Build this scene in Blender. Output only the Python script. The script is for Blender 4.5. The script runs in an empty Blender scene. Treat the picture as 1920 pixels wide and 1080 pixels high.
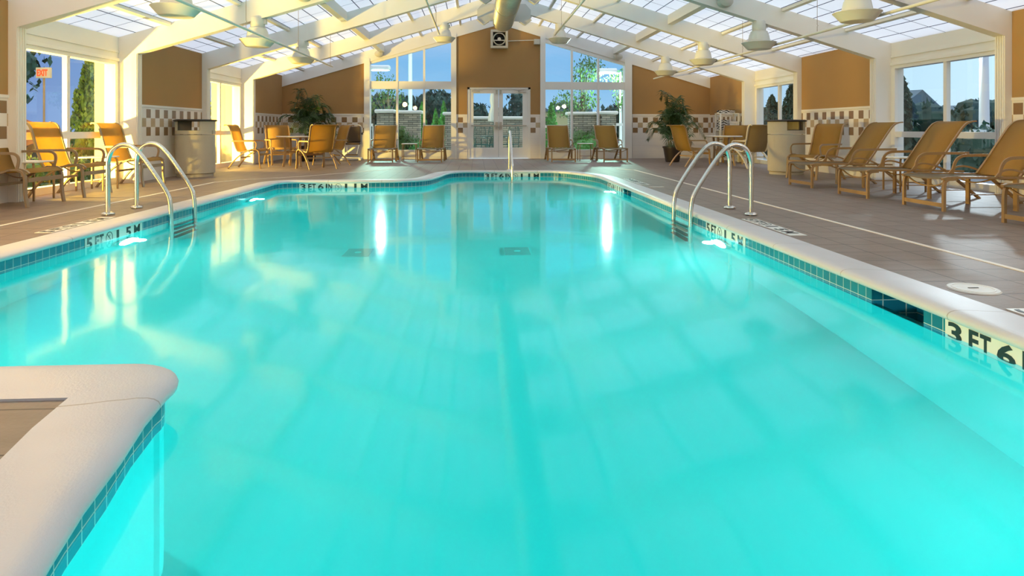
import bpy, bmesh, math, random
from mathutils import Vector, Matrix
from mathutils.geometry import tessellate_polygon
R = random.Random(11)
PI = math.pi
scene = bpy.context.scene
C = scene.collection

# ------------------------------------------------------------------ camera
YAW = 0.0564
cd = bpy.data.cameras.new('camera')
cd.sensor_width = 36.0
cd.lens = 1191.8 / 1920 * 36
cd.shift_y = -(540 - 241.4) / 1920
cd.clip_start = 0.02; cd.clip_end = 600
cam = bpy.data.objects.new('camera', cd); C.objects.link(cam)
cam.location = (0, 0, 0.9137)
cam.rotation_euler = (PI / 2, 0, -YAW)
scene.camera = cam

# ------------------------------------------------------------------ exposure
vs = scene.view_settings
vs.view_transform = 'Standard'; vs.look = 'None'; vs.exposure = 0.13; vs.gamma = 1.0
vs.use_curve_mapping = False
scene.cycles.use_denoising = True
scene.cycles.max_bounces = 10
scene.cycles.diffuse_bounces = 4
scene.cycles.glossy_bounces = 4
scene.cycles.transmission_bounces = 8
scene.cycles.transparent_max_bounces = 16
scene.cycles.sample_clamp_indirect = 4.0
scene.cycles.caustics_refractive = True
scene.cycles.caustics_reflective = False

# ------------------------------------------------------------------ node helpers
def newmat(name):
    m = bpy.data.materials.new(name); m.use_nodes = True
    nt = m.node_tree; nt.nodes.clear()
    out = nt.nodes.new('ShaderNodeOutputMaterial')
    return m, nt, out
def nd(nt, typ, **kw):
    n = nt.nodes.new(typ)
    for k, v in kw.items():
        if k.startswith('i_'):
            key = k[2:]
            key = int(key) if key.isdigit() else key.replace('_', ' ')
            n.inputs[key].default_value = v
        else: setattr(n, k, v)
    return n
def L(nt, a, ao, b, bi): nt.links.new(a.outputs[ao], b.inputs[bi])
def c4(c): return (c[0], c[1], c[2], 1)
def mth(nt, op, a, b=None, c=None):
    n = nt.nodes.new('ShaderNodeMath'); n.operation = op
    for i, v in enumerate((a, b, c)):
        if v is None: continue
        if isinstance(v, tuple): nt.links.new(v[0].outputs[v[1]], n.inputs[i])
        else: n.inputs[i].default_value = v
    return (n, 0)
def mixc(nt, f, a, b, blend='MIX'):
    n = nt.nodes.new('ShaderNodeMix'); n.data_type = 'RGBA'; n.blend_type = blend
    if isinstance(f, tuple): nt.links.new(f[0].outputs[f[1]], n.inputs[0])
    else: n.inputs[0].default_value = f
    for i, v in ((6, a), (7, b)):
        if isinstance(v, tuple) and hasattr(v[0], 'outputs'): nt.links.new(v[0].outputs[v[1]], n.inputs[i])
        else: n.inputs[i].default_value = c4(v)
    return (n, 2)
MATS = {}
def simple(name, col, rough=0.6, metal=0.0, var=0.0, scale=8.0, bump=0.0, trans=0.0, spec=0.5, col2=None, detail=4):
    m, nt, out = newmat(name)
    b = nd(nt, 'ShaderNodeBsdfPrincipled'); b.inputs['Roughness'].default_value = rough
    b.inputs['Metallic'].default_value = metal; b.inputs['Specular IOR Level'].default_value = spec
    b.inputs['Base Color'].default_value = c4(col)
    if var or bump or col2:
        tc = nd(nt, 'ShaderNodeTexCoord'); nz = nd(nt, 'ShaderNodeTexNoise'); nz.inputs['Scale'].default_value = scale
        nz.inputs['Detail'].default_value = detail
        L(nt, tc, 'Object', nz, 'Vector')
        if var or col2:
            c2 = col2 or tuple(max(0, x * (1 - var)) for x in col)
            r = mixc(nt, (nz, 0), col, c2); nt.links.new(r[0].outputs[2], b.inputs['Base Color'])
        if bump:
            bp = nd(nt, 'ShaderNodeBump'); bp.inputs['Strength'].default_value = bump; bp.inputs['Distance'].default_value = 0.01
            L(nt, nz, 0, bp, 'Height'); L(nt, bp, 0, b, 'Normal')
    last = (b, 0)
    if trans:
        t = nd(nt, 'ShaderNodeBsdfTranslucent'); t.inputs[0].default_value = c4(col)
        mx = nd(nt, 'ShaderNodeMixShader'); mx.inputs[0].default_value = trans
        L(nt, b, 0, mx, 1); L(nt, t, 0, mx, 2); last = (mx, 0)
    nt.links.new(last[0].outputs[0], out.inputs[0])
    MATS[name] = m
    return m

# ------------------------------------------------------------------ world: dusk sky
w = bpy.data.worlds.new('dusk_sky'); scene.world = w; w.use_nodes = True
nt = w.node_tree; nt.nodes.clear()
wo = nd(nt, 'ShaderNodeOutputWorld'); bg = nd(nt, 'ShaderNodeBackground')
tc = nd(nt, 'ShaderNodeTexCoord'); sp = nd(nt, 'ShaderNodeSeparateXYZ'); L(nt, tc, 'Generated', sp, 0)
rp = nd(nt, 'ShaderNodeValToRGB'); L(nt, sp, 2, rp, 0)
cr = rp.color_ramp
cr.elements[0].position = 0.0; cr.elements[0].color = (0.36, 0.62, 0.90, 1)
cr.elements[1].position = 0.10; cr.elements[1].color = (0.21, 0.50, 0.84, 1)
e = cr.elements.new(0.30); e.color = (0.42, 0.62, 0.92, 1)
e = cr.elements.new(0.55); e.color = (1.25, 1.35, 1.6, 1)
e = cr.elements.new(1.0); e.color = (1.45, 1.6, 1.85, 1)
# brighter towards the afterglow on the right-hand side
mr = nd(nt, 'ShaderNodeMapRange'); mr.inputs[1].default_value = 0.25; mr.inputs[2].default_value = 0.72
L(nt, sp, 0, mr, 0)
lowz = nd(nt, 'ShaderNodeMapRange'); lowz.inputs[1].default_value = 0.5; lowz.inputs[2].default_value = 0.15
L(nt, sp, 2, lowz, 0)
fac = mth(nt, 'MULTIPLY', (mr, 0), (lowz, 0))
g1 = mixc(nt, fac, (rp, 0), (0.72, 0.98, 1.1))
mr2 = nd(nt, 'ShaderNodeMapRange'); mr2.inputs[1].default_value = -0.3; mr2.inputs[2].default_value = -0.7
L(nt, sp, 0, mr2, 0)
g2 = mixc(nt, mth(nt, 'MULTIPLY', (mr2, 0), (lowz, 0)), g1, (0.16, 0.20, 0.50))
cz = nd(nt, 'ShaderNodeTexNoise'); cz.inputs['Scale'].default_value = 2.2; cz.inputs['Detail'].default_value = 5
mp = nd(nt, 'ShaderNodeMapping'); mp.inputs['Scale'].default_value = (1, 1, 5); L(nt, tc, 'Generated', mp, 0); L(nt, mp, 0, cz, 0)
cm = nd(nt, 'ShaderNodeMapRange'); cm.inputs[1].default_value = 0.5; cm.inputs[2].default_value = 0.8; cm.inputs[4].default_value = 0.45
L(nt, cz, 0, cm, 0)
g3 = mixc(nt, (cm, 0), g2, (0.62, 0.66, 0.88))
nt.links.new(g3[0].outputs[2], bg.inputs[0]); bg.inputs[1].default_value = 1.0
L(nt, bg, 0, wo, 0)

# ------------------------------------------------------------------ lamps outside the room and in the pool
def point(name, loc, power, col, rad=0.08):
    d = bpy.data.lights.new(name, 'POINT'); d.energy = power; d.color = col; d.shadow_soft_size = rad
    o = bpy.data.objects.new(name, d); C.objects.link(o); o.location = loc; return o
def area(name, loc, aim, power, col, size=0.3):
    d = bpy.data.lights.new(name, 'AREA'); d.energy = power; d.color = col; d.shape = 'DISK'; d.size = size
    o = bpy.data.objects.new(name, d); C.objects.link(o); o.location = loc
    o.rotation_euler = (Vector(aim) - Vector(loc)).to_track_quat('-Z', 'Y').to_euler(); return o
WARM = (1.0, 0.68, 0.13)
FLOODS = [(-7.60, 3.10, 0.30), (-7.60, 8.75, 0.30), (-7.50, 14.40, 0.30)]
for f, p in zip(FLOODS, (2600, 2700, 2600)):
    d = bpy.data.lights.new('flood_light_beam', 'SPOT'); d.energy = p; d.color = WARM; d.shadow_soft_size = 0.07; d.spot_size = math.radians(150); d.spot_blend = 0.6
    o = bpy.data.objects.new('flood_light_beam', d); C.objects.link(o); o.location = (f[0], f[1], f[2] + 0.1)
    o.rotation_euler = (Vector((1.0, 0.75, 0.5))).to_track_quat('-Z', 'Y').to_euler()
# added warm fill: unseen lamps continuing both rows above and behind the camera
FILL_LAMPS = [(-3.73, 5.35, 2.40, 125, (1.0, 0.57, 0.17)), (-3.73, -0.23, 2.40, 45, (1.0, 0.62, 0.28)), (5.05, 2.56, 2.42, 60, (1.0, 0.72, 0.45)), (5.05, -0.23, 2.42, 70, (1.0, 0.72, 0.45))]
for x, y, z, p, c_ in FILL_LAMPS: point('warm_fill_light', (x, y, z - 0.22), p, c_, 0.12)
COOL = (0.52, 1.0, 0.80)
point('street_lamp_beam', (14.2, 17.4, 3.15), 800, (0.78, 0.92, 1.0), 0.12)
point('lamp_post_beam', (-3.75, 25.3, 3.05), 750, COOL, 0.12)
point('lamp_post_beam', (5.4, 26.0, 3.05), 750, COOL, 0.12)
POOL_LAMPS = [(-3.395, 6.35, -0.48, 1), (2.355, 5.95, -0.48, -1), (-3.395, 9.8, -0.48, 1), (2.355, 10.6, -0.48, -1),
              (2.355, 2.0, -0.48, -1), (-3.395, 3.6, -0.48, 1)]  # all but the first two are lights added to brighten the water
for x, y, z, s in POOL_LAMPS:
    area('pool_light_beam', (x + s * 0.06, y, z), (x + s * 3, y, z - 0.5), 70, (0.74, 0.98, 1.0), 0.26)
    point('added_pool_halo', (x + s * 0.14, y, z + 0.06), 9, (0.85, 1.0, 0.95), 0.06)  # added point light that widens the glow around each lens
area('pool_light_beam', (-0.6, -1.4, -0.5), (0.3, 3, -0.9), 105, (0.74, 0.98, 1.0), 0.3)  # added fill from the near end, with no fixture of its own

# ------------------------------------------------------------------ mesh builder
class MB:
    def __init__(s): s.v = []; s.f = []; s.uv = None
    def add(s, vs_, fs):
        n = len(s.v); s.v += [tuple(v) for v in vs_]; s.f += [tuple(i + n for i in f) for f in fs]; return s
    def box(s, a, b):
        x0, y0, z0 = (min(a[i], b[i]) for i in range(3)); x1, y1, z1 = (max(a[i], b[i]) for i in range(3))
        return s.add([(x0,y0,z0),(x1,y0,z0),(x1,y1,z0),(x0,y1,z0),(x0,y0,z1),(x1,y0,z1),(x1,y1,z1),(x0,y1,z1)],
              [(0,3,2,1),(4,5,6,7),(0,1,5,4),(1,2,6,5),(2,3,7,6),(3,0,4,7)])
    def prism(s, poly, axis, a, b):
        # poly: 2D points; axis 'y': (x,z) extruded in y; 'x': (y,z); 'z': (x,y)
        def P(p, t):
            return {'y': (p[0], t, p[1]), 'x': (t, p[0], p[1]), 'z': (p[0], p[1], t)}[axis]
        n = len(poly)
        vs_ = [P(p, a) for p in poly] + [P(p, b) for p in poly]
        tris = tessellate_polygon([[Vector((p[0], p[1], 0)) for p in poly]])
        fs = [tuple(t) for t in tris] + [tuple(i + n for i in reversed(t)) for t in tris]
        fs += [(i, (i + 1) % n, (i + 1) % n + n, i + n) for i in range(n)]
        return s.add(vs_, fs)
    def tube(s, pts, r=0.012, n=8, w=None, h=None, closed=False, cap=True, up=None):
        # round tube, or a flat bar when w (sideways) and h are given; r may be a list
        pts = [Vector(p) for p in pts]; m = len(pts)
        tang = []
        for i in range(m):
            if closed: t = pts[(i + 1) % m] - pts[i - 1]
            else: t = pts[min(i + 1, m - 1)] - pts[max(i - 1, 0)]
            tang.append(t.normalized())
        u = Vector(up) if up else (Vector((0, 0, 1)) if abs(tang[0].z) < 0.9 else Vector((0, 1, 0)))
        rings = []
        prev = None
        for i in range(m):
            t = tang[i]
            if up or prev is None: side = t.cross(u)
            else: side = prev - t * prev.dot(t)
            if side.length < 1e-5: side = t.cross(Vector((1, 0, 0)))
            side.normalize(); nn = side.cross(t).normalized(); prev = side
            if w is not None:
                c = [(-w/2,-h/2),(w/2,-h/2),(w/2,h/2),(-w/2,h/2)]
            else:
                rr = r[i] if isinstance(r, (list, tuple)) else r
                c = [(rr * math.cos(2*PI*k/n), rr * math.sin(2*PI*k/n)) for k in range(n)]
            rings.append([pts[i] + side * a + nn * b for a, b in c])
        k = len(rings[0]); base = [p for r_ in rings for p in r_]
        fs = []
        for i in range(m if closed else m - 1):
            j = (i + 1) % m
            for q in range(k):
                fs.append((i*k+q, i*k+(q+1) % k, j*k+(q+1) % k, j*k+q))
        if cap and not closed:
            fs.append(tuple(reversed(range(k)))); fs.append(tuple((m-1)*k+q for q in range(k)))
        return s.add(base, fs)
    def lathe(s, prof, c=(0, 0, 0), n=24, sx=1, sy=1, axis='z'):
        k = len(prof); vs_ = []
        for i in range(n):
            a = 2*PI*i/n
            for r, z in prof:
                p = (r*math.cos(a)*sx, r*math.sin(a)*sy, z)
                if axis == 'y': p = (p[0], p[2], p[1])
                if axis == 'x': p = (p[2], p[0], p[1])
                vs_.append((c[0]+p[0], c[1]+p[1], c[2]+p[2]))
        fs = []
        for i in range(n):
            j = (i+1) % n
            for q in range(k-1): fs.append((i*k+q, j*k+q, j*k+q+1, i*k+q+1))
        return s.add(vs_, fs)
    def cyl(s, a, b, r, n=16, r2=None):
        return s.tube([a, b], r=[r, r if r2 is None else r2], n=n)
    def grid(s, rows):
        m = len(rows); k = len(rows[0])
        return s.add([p for r_ in rows for p in r_], [(i*k+j, i*k+j+1, (i+1)*k+j+1, (i+1)*k+j) for i in range(m-1) for j in range(k-1)])
    def xf(s, M):
        s.v = [tuple(M @ Vector(v)) for v in s.v]; return s
    def build(s, name, mat, parent=None, smooth=True, bevel=0, solid=0, ang=35):
        me = bpy.data.meshes.new(name); me.from_pydata(s.v, [], s.f)
        bm = bmesh.new(); bm.from_mesh(me)
        bmesh.ops.remove_doubles(bm, verts=bm.verts, dist=1e-5)
        bmesh.ops.recalc_face_normals(bm, faces=bm.faces)
        bm.to_mesh(me); bm.free()
        if mat is not None: me.materials.append(mat if not isinstance(mat, str) else MATS[mat])
        if smooth:
            me.polygons.foreach_set('use_smooth', [True] * len(me.polygons))
            me.set_sharp_from_angle(angle=math.radians(ang))
        o = bpy.data.objects.new(name, me); C.objects.link(o)
        if parent is not None: o.parent = parent
        if solid:
            md = o.modifiers.new('thickness', 'SOLIDIFY'); md.thickness = solid; md.offset = 0
        if bevel:
            md = o.modifiers.new('bevel', 'BEVEL'); md.width = bevel; md.segments = 2; md.limit_method = 'ANGLE'
        return o
def thing(name, label, cat, loc=(0, 0, 0), rz=0, group=None):
    o = bpy.data.objects.new(name, None); C.objects.link(o); o.empty_display_size = 0.1
    o.location = loc; o.rotation_euler = (0, 0, rz); o['label'] = label; o['category'] = cat
    if group: o['group'] = group
    return o
def tag(o, label, cat, group=None, kind=None):
    o['label'] = label; o['category'] = cat
    if group: o['group'] = group
    if kind: o['kind'] = kind
    return o
def struct(o): o['kind'] = 'structure'; return o
def kids(o): return [c for c in C.objects if c.parent == o]
def dup(root, loc, rz, label):
    allk = list(C.objects)
    r = root.copy(); C.objects.link(r); r.location = loc; r.rotation_euler = (0, 0, rz); r['label'] = label
    for ch in [c for c in allk if c.parent == root]:
        c = ch.copy(); C.objects.link(c); c.parent = r
        for g in [x for x in allk if x.parent == ch]:
            d = g.copy(); C.objects.link(d); d.parent = c
    return r
def arc(c, r, a0, a1, n=8, plane='xz', y=0.0):
    out = []
    for i in range(n+1):
        a = math.radians(a0 + (a1-a0)*i/n)
        p, q = c[0] + r*math.cos(a), c[1] + r*math.sin(a)
        out.append((p, y, q) if plane == 'xz' else ((y, p, q) if plane == 'yz' else (p, q, y)))
    return out
def smoothpath(pts, it=2):
    pts = [Vector(p) for p in pts]
    for _ in range(it):
        q = [pts[0]]
        for a, b in zip(pts, pts[1:]):
            q += [a*0.75 + b*0.25, a*0.25 + b*0.75]
        q.append(pts[-1]); pts = q
    return pts

# ------------------------------------------------------------------ materials
simple('white_paint', (0.80, 0.775, 0.73), 0.55, var=0.04, scale=3)
simple('white_frame', (0.82, 0.80, 0.76), 0.40)
simple('beam_paint', (0.83, 0.80, 0.75), 0.6, var=0.03, scale=2)
simple('stucco', (0.43, 0.245, 0.090), 0.9, col2=(0.37, 0.21, 0.078), scale=1.3, bump=0.0)
simple('cap_tile', (0.80, 0.76, 0.70), 0.35)
simple('concrete', (0.74, 0.72, 0.70), 0.5, var=0.1, scale=60, bump=0.12)
simple('joint_strip', (0.80, 0.72, 0.62), 0.6)
simple('steel', (0.72, 0.70, 0.66), 0.22, metal=1.0)
simple('steel_dark', (0.16, 0.22, 0.22), 0.4, metal=0.6)
simple('bronze', (0.33, 0.20, 0.085), 0.42, spec=0.6)
simple('taupe_metal', (0.28, 0.20, 0.12), 0.42, spec=0.6)
simple('pale_metal', (0.62, 0.58, 0.52), 0.4)
simple('black', (0.015, 0.014, 0.013), 0.4)
simple('black_plastic', (0.02, 0.016, 0.012), 0.6)
simple('letter_black', (0.012, 0.02, 0.018), 0.4)
simple('table_white', (0.80, 0.76, 0.68), 0.35)
simple('lamp_enamel', (0.70, 0.69, 0.62), 0.3)
simple('pipe_paint', (0.74, 0.70, 0.62), 0.45)
simple('galvanised', (0.62, 0.60, 0.50), 0.34, metal=0.85, var=0.2, scale=5)
simple('fan_grey', (0.52, 0.47, 0.38), 0.5)
simple('speaker_grey', (0.55, 0.53, 0.47), 0.6)
simple('aggregate', (0.60, 0.53, 0.40), 0.8, var=0.22, scale=90, bump=0.3)
simple('palm_leaf', (0.045, 0.10, 0.018), 0.45, var=0.5, scale=5, trans=0.2)
simple('palm_stem', (0.20, 0.14, 0.05), 0.7)
simple('pot', (0.035, 0.022, 0.014), 0.4)
simple('soil', (0.05, 0.03, 0.02), 0.95)
simple('towel_white', (0.82, 0.78, 0.74), 0.9)
simple('chair_vinyl', (0.06, 0.035, 0.015), 0.5)
simple('leaf_bright', (0.10, 0.34, 0.05), 0.6, var=0.5, scale=4, trans=0.25)
simple('leaf_dark', (0.025, 0.09, 0.055), 0.7, var=0.5, scale=1.5, trans=0.15)
simple('leaf_mid', (0.10, 0.20, 0.05), 0.6, var=0.45, scale=2.5, trans=0.25)
simple('leaf_far', (0.04, 0.115, 0.09), 0.8, var=0.5, scale=0.4)
simple('bark', (0.13, 0.09, 0.06), 0.9)
simple('cap_stone', (0.72, 0.72, 0.66), 0.6, var=0.1, scale=3)
simple('rail_white', (0.85, 0.86, 0.84), 0.4)
simple('patio_metal', (0.03, 0.10, 0.08), 0.4)
simple('canvas', (0.75, 0.78, 0.72), 0.8)
simple('grass', (0.08, 0.16, 0.06), 0.9, var=0.5, scale=3)
simple('gravel', (0.30, 0.33, 0.36), 0.9, var=0.5, scale=14)
simple('house_wall', (0.42, 0.45, 0.40), 0.8)
simple('house_roof', (0.12, 0.19, 0.22), 0.8, var=0.3, scale=2)
simple('yellow_wall', (0.62, 0.55, 0.28), 0.8)
simple('outer_stucco', (0.62, 0.50, 0.33), 0.9, var=0.15, scale=6)
simple('car_paint', (0.55, 0.50, 0.52), 0.3)
simple('car_red', (0.35, 0.12, 0.08), 0.3)
simple('car_glass', (0.03, 0.03, 0.04), 0.1)
simple('rubber', (0.02, 0.02, 0.02), 0.8)
simple('asphalt', (0.09, 0.09, 0.10), 0.9, var=0.3, scale=8)
simple('post_white', (0.78, 0.80, 0.80), 0.4)
simple('drain_white', (0.75, 0.72, 0.66), 0.5, var=0.15, scale=20)
simple('sign_plate', (0.78, 0.76, 0.70), 0.35)
simple('plate_grey', (0.58, 0.56, 0.51), 0.5)
simple('drain_teal', (0.03, 0.42, 0.40), 0.6)
def emis(name, col, st):
    m, nt, out = newmat(name); e = nd(nt, 'ShaderNodeEmission'); e.inputs[0].default_value = c4(col); e.inputs[1].default_value = st
    L(nt, e, 0, out, 0); MATS[name] = m
emis('pool_lens', (0.9, 1.0, 0.96), 9.0)
emis('lamp_lens_warm', (1.0, 0.75, 0.3), 12.0)
emis('lamp_lens_cool', (0.7, 1.0, 0.95), 6.0)
emis('exit_red', (1.0, 0.10, 0.03), 1.6)
simple('bulb', (0.72, 0.66, 0.52), 0.35)

# sling fabric: fine woven mesh
m, nt, out = newmat('sling')
tc = nd(nt, 'ShaderNodeTexCoord'); b = nd(nt, 'ShaderNodeBsdfPrincipled'); b.inputs['Roughness'].default_value = 0.7
nz = nd(nt, 'ShaderNodeTexNoise'); nz.inputs['Scale'].default_value = 160; L(nt, tc, 'Object', nz, 0)
cc = mixc(nt, (nz, 0), (0.45, 0.255, 0.062), (0.31, 0.175, 0.045)); nt.links.new(cc[0].outputs[2], b.inputs['Base Color'])
t = nd(nt, 'ShaderNodeBsdfTranslucent'); t.inputs[0].default_value = (0.80, 0.56, 0.06, 1)
mx = nd(nt, 'ShaderNodeMixShader'); mx.inputs[0].default_value = 0.38; L(nt, b, 0, mx, 1); L(nt, t, 0, mx, 2)
L(nt, mx, 0, out, 0); MATS['sling'] = m
m2 = m.copy(); m2.name = 'sling_grey'; MATS['sling_grey'] = m2
for n in m2.node_tree.nodes:
    if n.type == 'MIX': n.inputs[6].default_value = (0.36, 0.27, 0.15, 1); n.inputs[7].default_value = (0.28, 0.21, 0.12, 1)
    if n.type == 'BSDF_TRANSLUCENT': n.inputs[0].default_value = (0.5, 0.36, 0.14, 1)

# window glass: thin pane
m, nt, out = newmat('glass')
ge = nd(nt, 'ShaderNodeNewGeometry'); vm = nd(nt, 'ShaderNodeVectorMath'); vm.operation = 'DOT_PRODUCT'
L(nt, ge, 'Incoming', vm, 0); L(nt, ge, 'Normal', vm, 1)
om = mth(nt, 'SUBTRACT', 1.0, mth(nt, 'ABSOLUTE', (vm, 1)))
f2 = mth(nt, 'ADD', mth(nt, 'MULTIPLY', mth(nt, 'POWER', om, 5.0), 0.93), 0.07)
tr = nd(nt, 'ShaderNodeBsdfTransparent'); tr.inputs[0].default_value = (0.93, 0.96, 0.96, 1)
gl = nd(nt, 'ShaderNodeBsdfGlossy'); gl.inputs['Roughness'].default_value = 0.0
mx = nd(nt, 'ShaderNodeMixShader'); nt.links.new(f2[0].outputs[0], mx.inputs[0]); L(nt, tr, 0, mx, 1); L(nt, gl, 0, mx, 2); L(nt, mx, 0, out, 0)
MATS['glass'] = m

# pool water surface
m, nt, out = newmat('water')
tc = nd(nt, 'ShaderNodeTexCoord')
nz = nd(nt, 'ShaderNodeTexNoise'); nz.inputs['Scale'].default_value = 1.6; nz.inputs['Detail'].default_value = 2; L(nt, tc, 'Object', nz, 0)
bp = nd(nt, 'ShaderNodeBump'); bp.inputs['Strength'].default_value = 0.10; bp.inputs['Distance'].default_value = 0.02; L(nt, nz, 0, bp, 'Height')
fr = nd(nt, 'ShaderNodeFresnel'); fr.inputs[0].default_value = 1.333
L(nt, bp, 0, fr, 'Normal')
gl = nd(nt, 'ShaderNodeBsdfGlossy'); gl.inputs['Roughness'].default_value = 0.075; L(nt, bp, 0, gl, 'Normal')
rf = nd(nt, 'ShaderNodeBsdfRefraction'); rf.inputs['IOR'].default_value = 1.333; rf.inputs['Roughness'].default_value = 0.02
rf.inputs['Color'].default_value = (0.45, 1.0, 1.0, 1); L(nt, bp, 0, rf, 'Normal')
mx = nd(nt, 'ShaderNodeMixShader'); L(nt, fr, 0, mx, 0); L(nt, rf, 0, mx, 1); L(nt, gl, 0, mx, 2); L(nt, mx, 0, out, 0)
MATS['water'] = m

# pool plaster
simple('plaster', (0.05, 0.77, 0.745), 0.7, var=0.08, scale=2.5, spec=0.1)

# pool tiles: 3-inch teal tiles with pale grout, mapped by length along the wall
m, nt, out = newmat('pool_tile')
uv = nd(nt, 'ShaderNodeUVMap'); bt = nd(nt, 'ShaderNodeTexBrick'); bt.offset = 0.0; bt.squash = 1.0
bt.inputs['Scale'].default_value = 1.0; bt.inputs['Brick Width'].default_value = 0.0795; bt.inputs['Row Height'].default_value = 0.0795
bt.inputs['Mortar Size'].default_value = 0.0022; bt.inputs['Mortar Smooth'].default_value = 0.1
bt.inputs['Color1'].default_value = (0.008, 0.155, 0.235, 1); bt.inputs['Color2'].default_value = (0.012, 0.20, 0.27, 1)
bt.inputs['Mortar'].default_value = (0.55, 0.60, 0.55, 1); L(nt, uv, 0, bt, 0)
b = nd(nt, 'ShaderNodeBsdfPrincipled'); b.inputs['Roughness'].default_value = 0.18; L(nt, bt, 0, b, 'Base Color'); L(nt, b, 0, out, 0)
MATS['pool_tile'] = m

# coping: pale cast stone with a joint every 0.9 m
m, nt, out = newmat('coping_stone')
uv = nd(nt, 'ShaderNodeUVMap'); s2 = nd(nt, 'ShaderNodeSeparateXYZ'); L(nt, uv, 0, s2, 0)
fr_ = mth(nt, 'FRACT', mth(nt, 'MULTIPLY', (s2, 0), 1 / 0.92))
ln = mth(nt, 'LESS_THAN', fr_, 0.008)
tc = nd(nt, 'ShaderNodeTexCoord'); nz = nd(nt, 'ShaderNodeTexNoise'); nz.inputs['Scale'].default_value = 140; nz.inputs['Detail'].default_value = 3; L(nt, tc, 'Object', nz, 0)
n2 = nd(nt, 'ShaderNodeTexNoise'); n2.inputs['Scale'].default_value = 4; L(nt, tc, 'Object', n2, 0)
ca = mixc(nt, (n2, 0), (0.68, 0.655, 0.66), (0.58, 0.56, 0.57))
cb = mixc(nt, ln, ca, (0.42, 0.36, 0.32))
b = nd(nt, 'ShaderNodeBsdfPrincipled'); b.inputs['Roughness'].default_value = 0.42
nt.links.new(cb[0].outputs[2], b.inputs['Base Color'])
bp = nd(nt, 'ShaderNodeBump'); bp.inputs['Strength'].default_value = 0.25; bp.inputs['Distance'].default_value = 0.004; L(nt, nz, 0, bp, 'Height'); L(nt, bp, 0, b, 'Normal')
L(nt, b, 0, out, 0); MATS['coping_stone'] = m

# stamped deck: 0.30 m grid
m, nt, out = newmat('deck_stone')
tc = nd(nt, 'ShaderNodeTexCoord'); mpg = nd(nt, 'ShaderNodeMapping'); mpg.inputs['Location'].default_value = (-2.903, -3.356, 0); L(nt, tc, 'Object', mpg, 0)
bt = nd(nt, 'ShaderNodeTexBrick'); bt.offset = 0.0; bt.inputs['Scale'].default_value = 1.0; bt.inputs['Brick Width'].default_value = 0.3003; bt.inputs['Row Height'].default_value = 0.3003
bt.inputs['Mortar Size'].default_value = 0.005; bt.inputs['Mortar Smooth'].default_value = 0.4
bt.inputs['Color1'].default_value = (0.235, 0.170, 0.132, 1); bt.inputs['Color2'].default_value = (0.262, 0.190, 0.148, 1); bt.inputs['Mortar'].default_value = (0.07, 0.05, 0.045, 1)
L(nt, mpg, 0, bt, 0)
nz = nd(nt, 'ShaderNodeTexNoise'); nz.inputs['Scale'].default_value = 3.0; nz.inputs['Detail'].default_value = 8; nz.inputs['Roughness'].default_value = 0.65
mp2 = nd(nt, 'ShaderNodeMapping'); mp2.inputs['Scale'].default_value = (1, 4, 1); L(nt, tc, 'Object', mp2, 0); L(nt, mp2, 0, nz, 0)
cn = mixc(nt, (nz, 0), (0.65, 0.65, 0.65), (1.3, 1.3, 1.3))
cc = mixc(nt, 1.0, (bt, 0), cn, 'MULTIPLY')
b = nd(nt, 'ShaderNodeBsdfPrincipled'); b.inputs['Roughness'].default_value = 0.52; nt.links.new(cc[0].outputs[2], b.inputs['Base Color'])
n3 = nd(nt, 'ShaderNodeTexNoise'); n3.inputs['Scale'].default_value = 45; n3.inputs['Detail'].default_value = 4; L(nt, tc, 'Object', n3, 0)
inv = mth(nt, 'MULTIPLY', (bt, 1), -1.5); hh = mth(nt, 'ADD', (n3, 0), inv)
bp = nd(nt, 'ShaderNodeBump'); bp.inputs['Strength'].default_value = 0.35; bp.inputs['Distance'].default_value = 0.006; nt.links.new(hh[0].outputs[0], bp.inputs['Height']); L(nt, bp, 0, b, 'Normal')
L(nt, b, 0, out, 0); MATS['deck_stone'] = m

# translucent roof panels with thin dark grid (panel joints)
m, nt, out = newmat('roof_panel')
tc = nd(nt, 'ShaderNodeTexCoord'); s3 = nd(nt, 'ShaderNodeSeparateXYZ'); L(nt, tc, 'Object', s3, 0)
fx = mth(nt, 'FRACT', mth(nt, 'DIVIDE', mth(nt, 'ABSOLUTE', mth(nt, 'SUBTRACT', (s3, 0), 0.73)), 0.2925))
fy = mth(nt, 'FRACT', mth(nt, 'DIVIDE', mth(nt, 'SUBTRACT', (s3, 1), 8.30), 0.6978))
lx = mth(nt, 'LESS_THAN', fx, 0.065); ly = mth(nt, 'LESS_THAN', fy, 0.022)
gg = mth(nt, 'MAXIMUM', lx, ly)
col = mixc(nt, gg, (0.90, 0.90, 0.90), (0.10, 0.10, 0.12))
df = nd(nt, 'ShaderNodeBsdfDiffuse'); tl = nd(nt, 'ShaderNodeBsdfTranslucent')
nt.links.new(col[0].outputs[2], df.inputs[0]); nt.links.new(col[0].outputs[2], tl.inputs[0])
mx = nd(nt, 'ShaderNodeMixShader'); mx.inputs[0].default_value = 0.55; L(nt, df, 0, mx, 1); L(nt, tl, 0, mx, 2); L(nt, mx, 0, out, 0)
MATS['roof_panel'] = m

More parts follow.
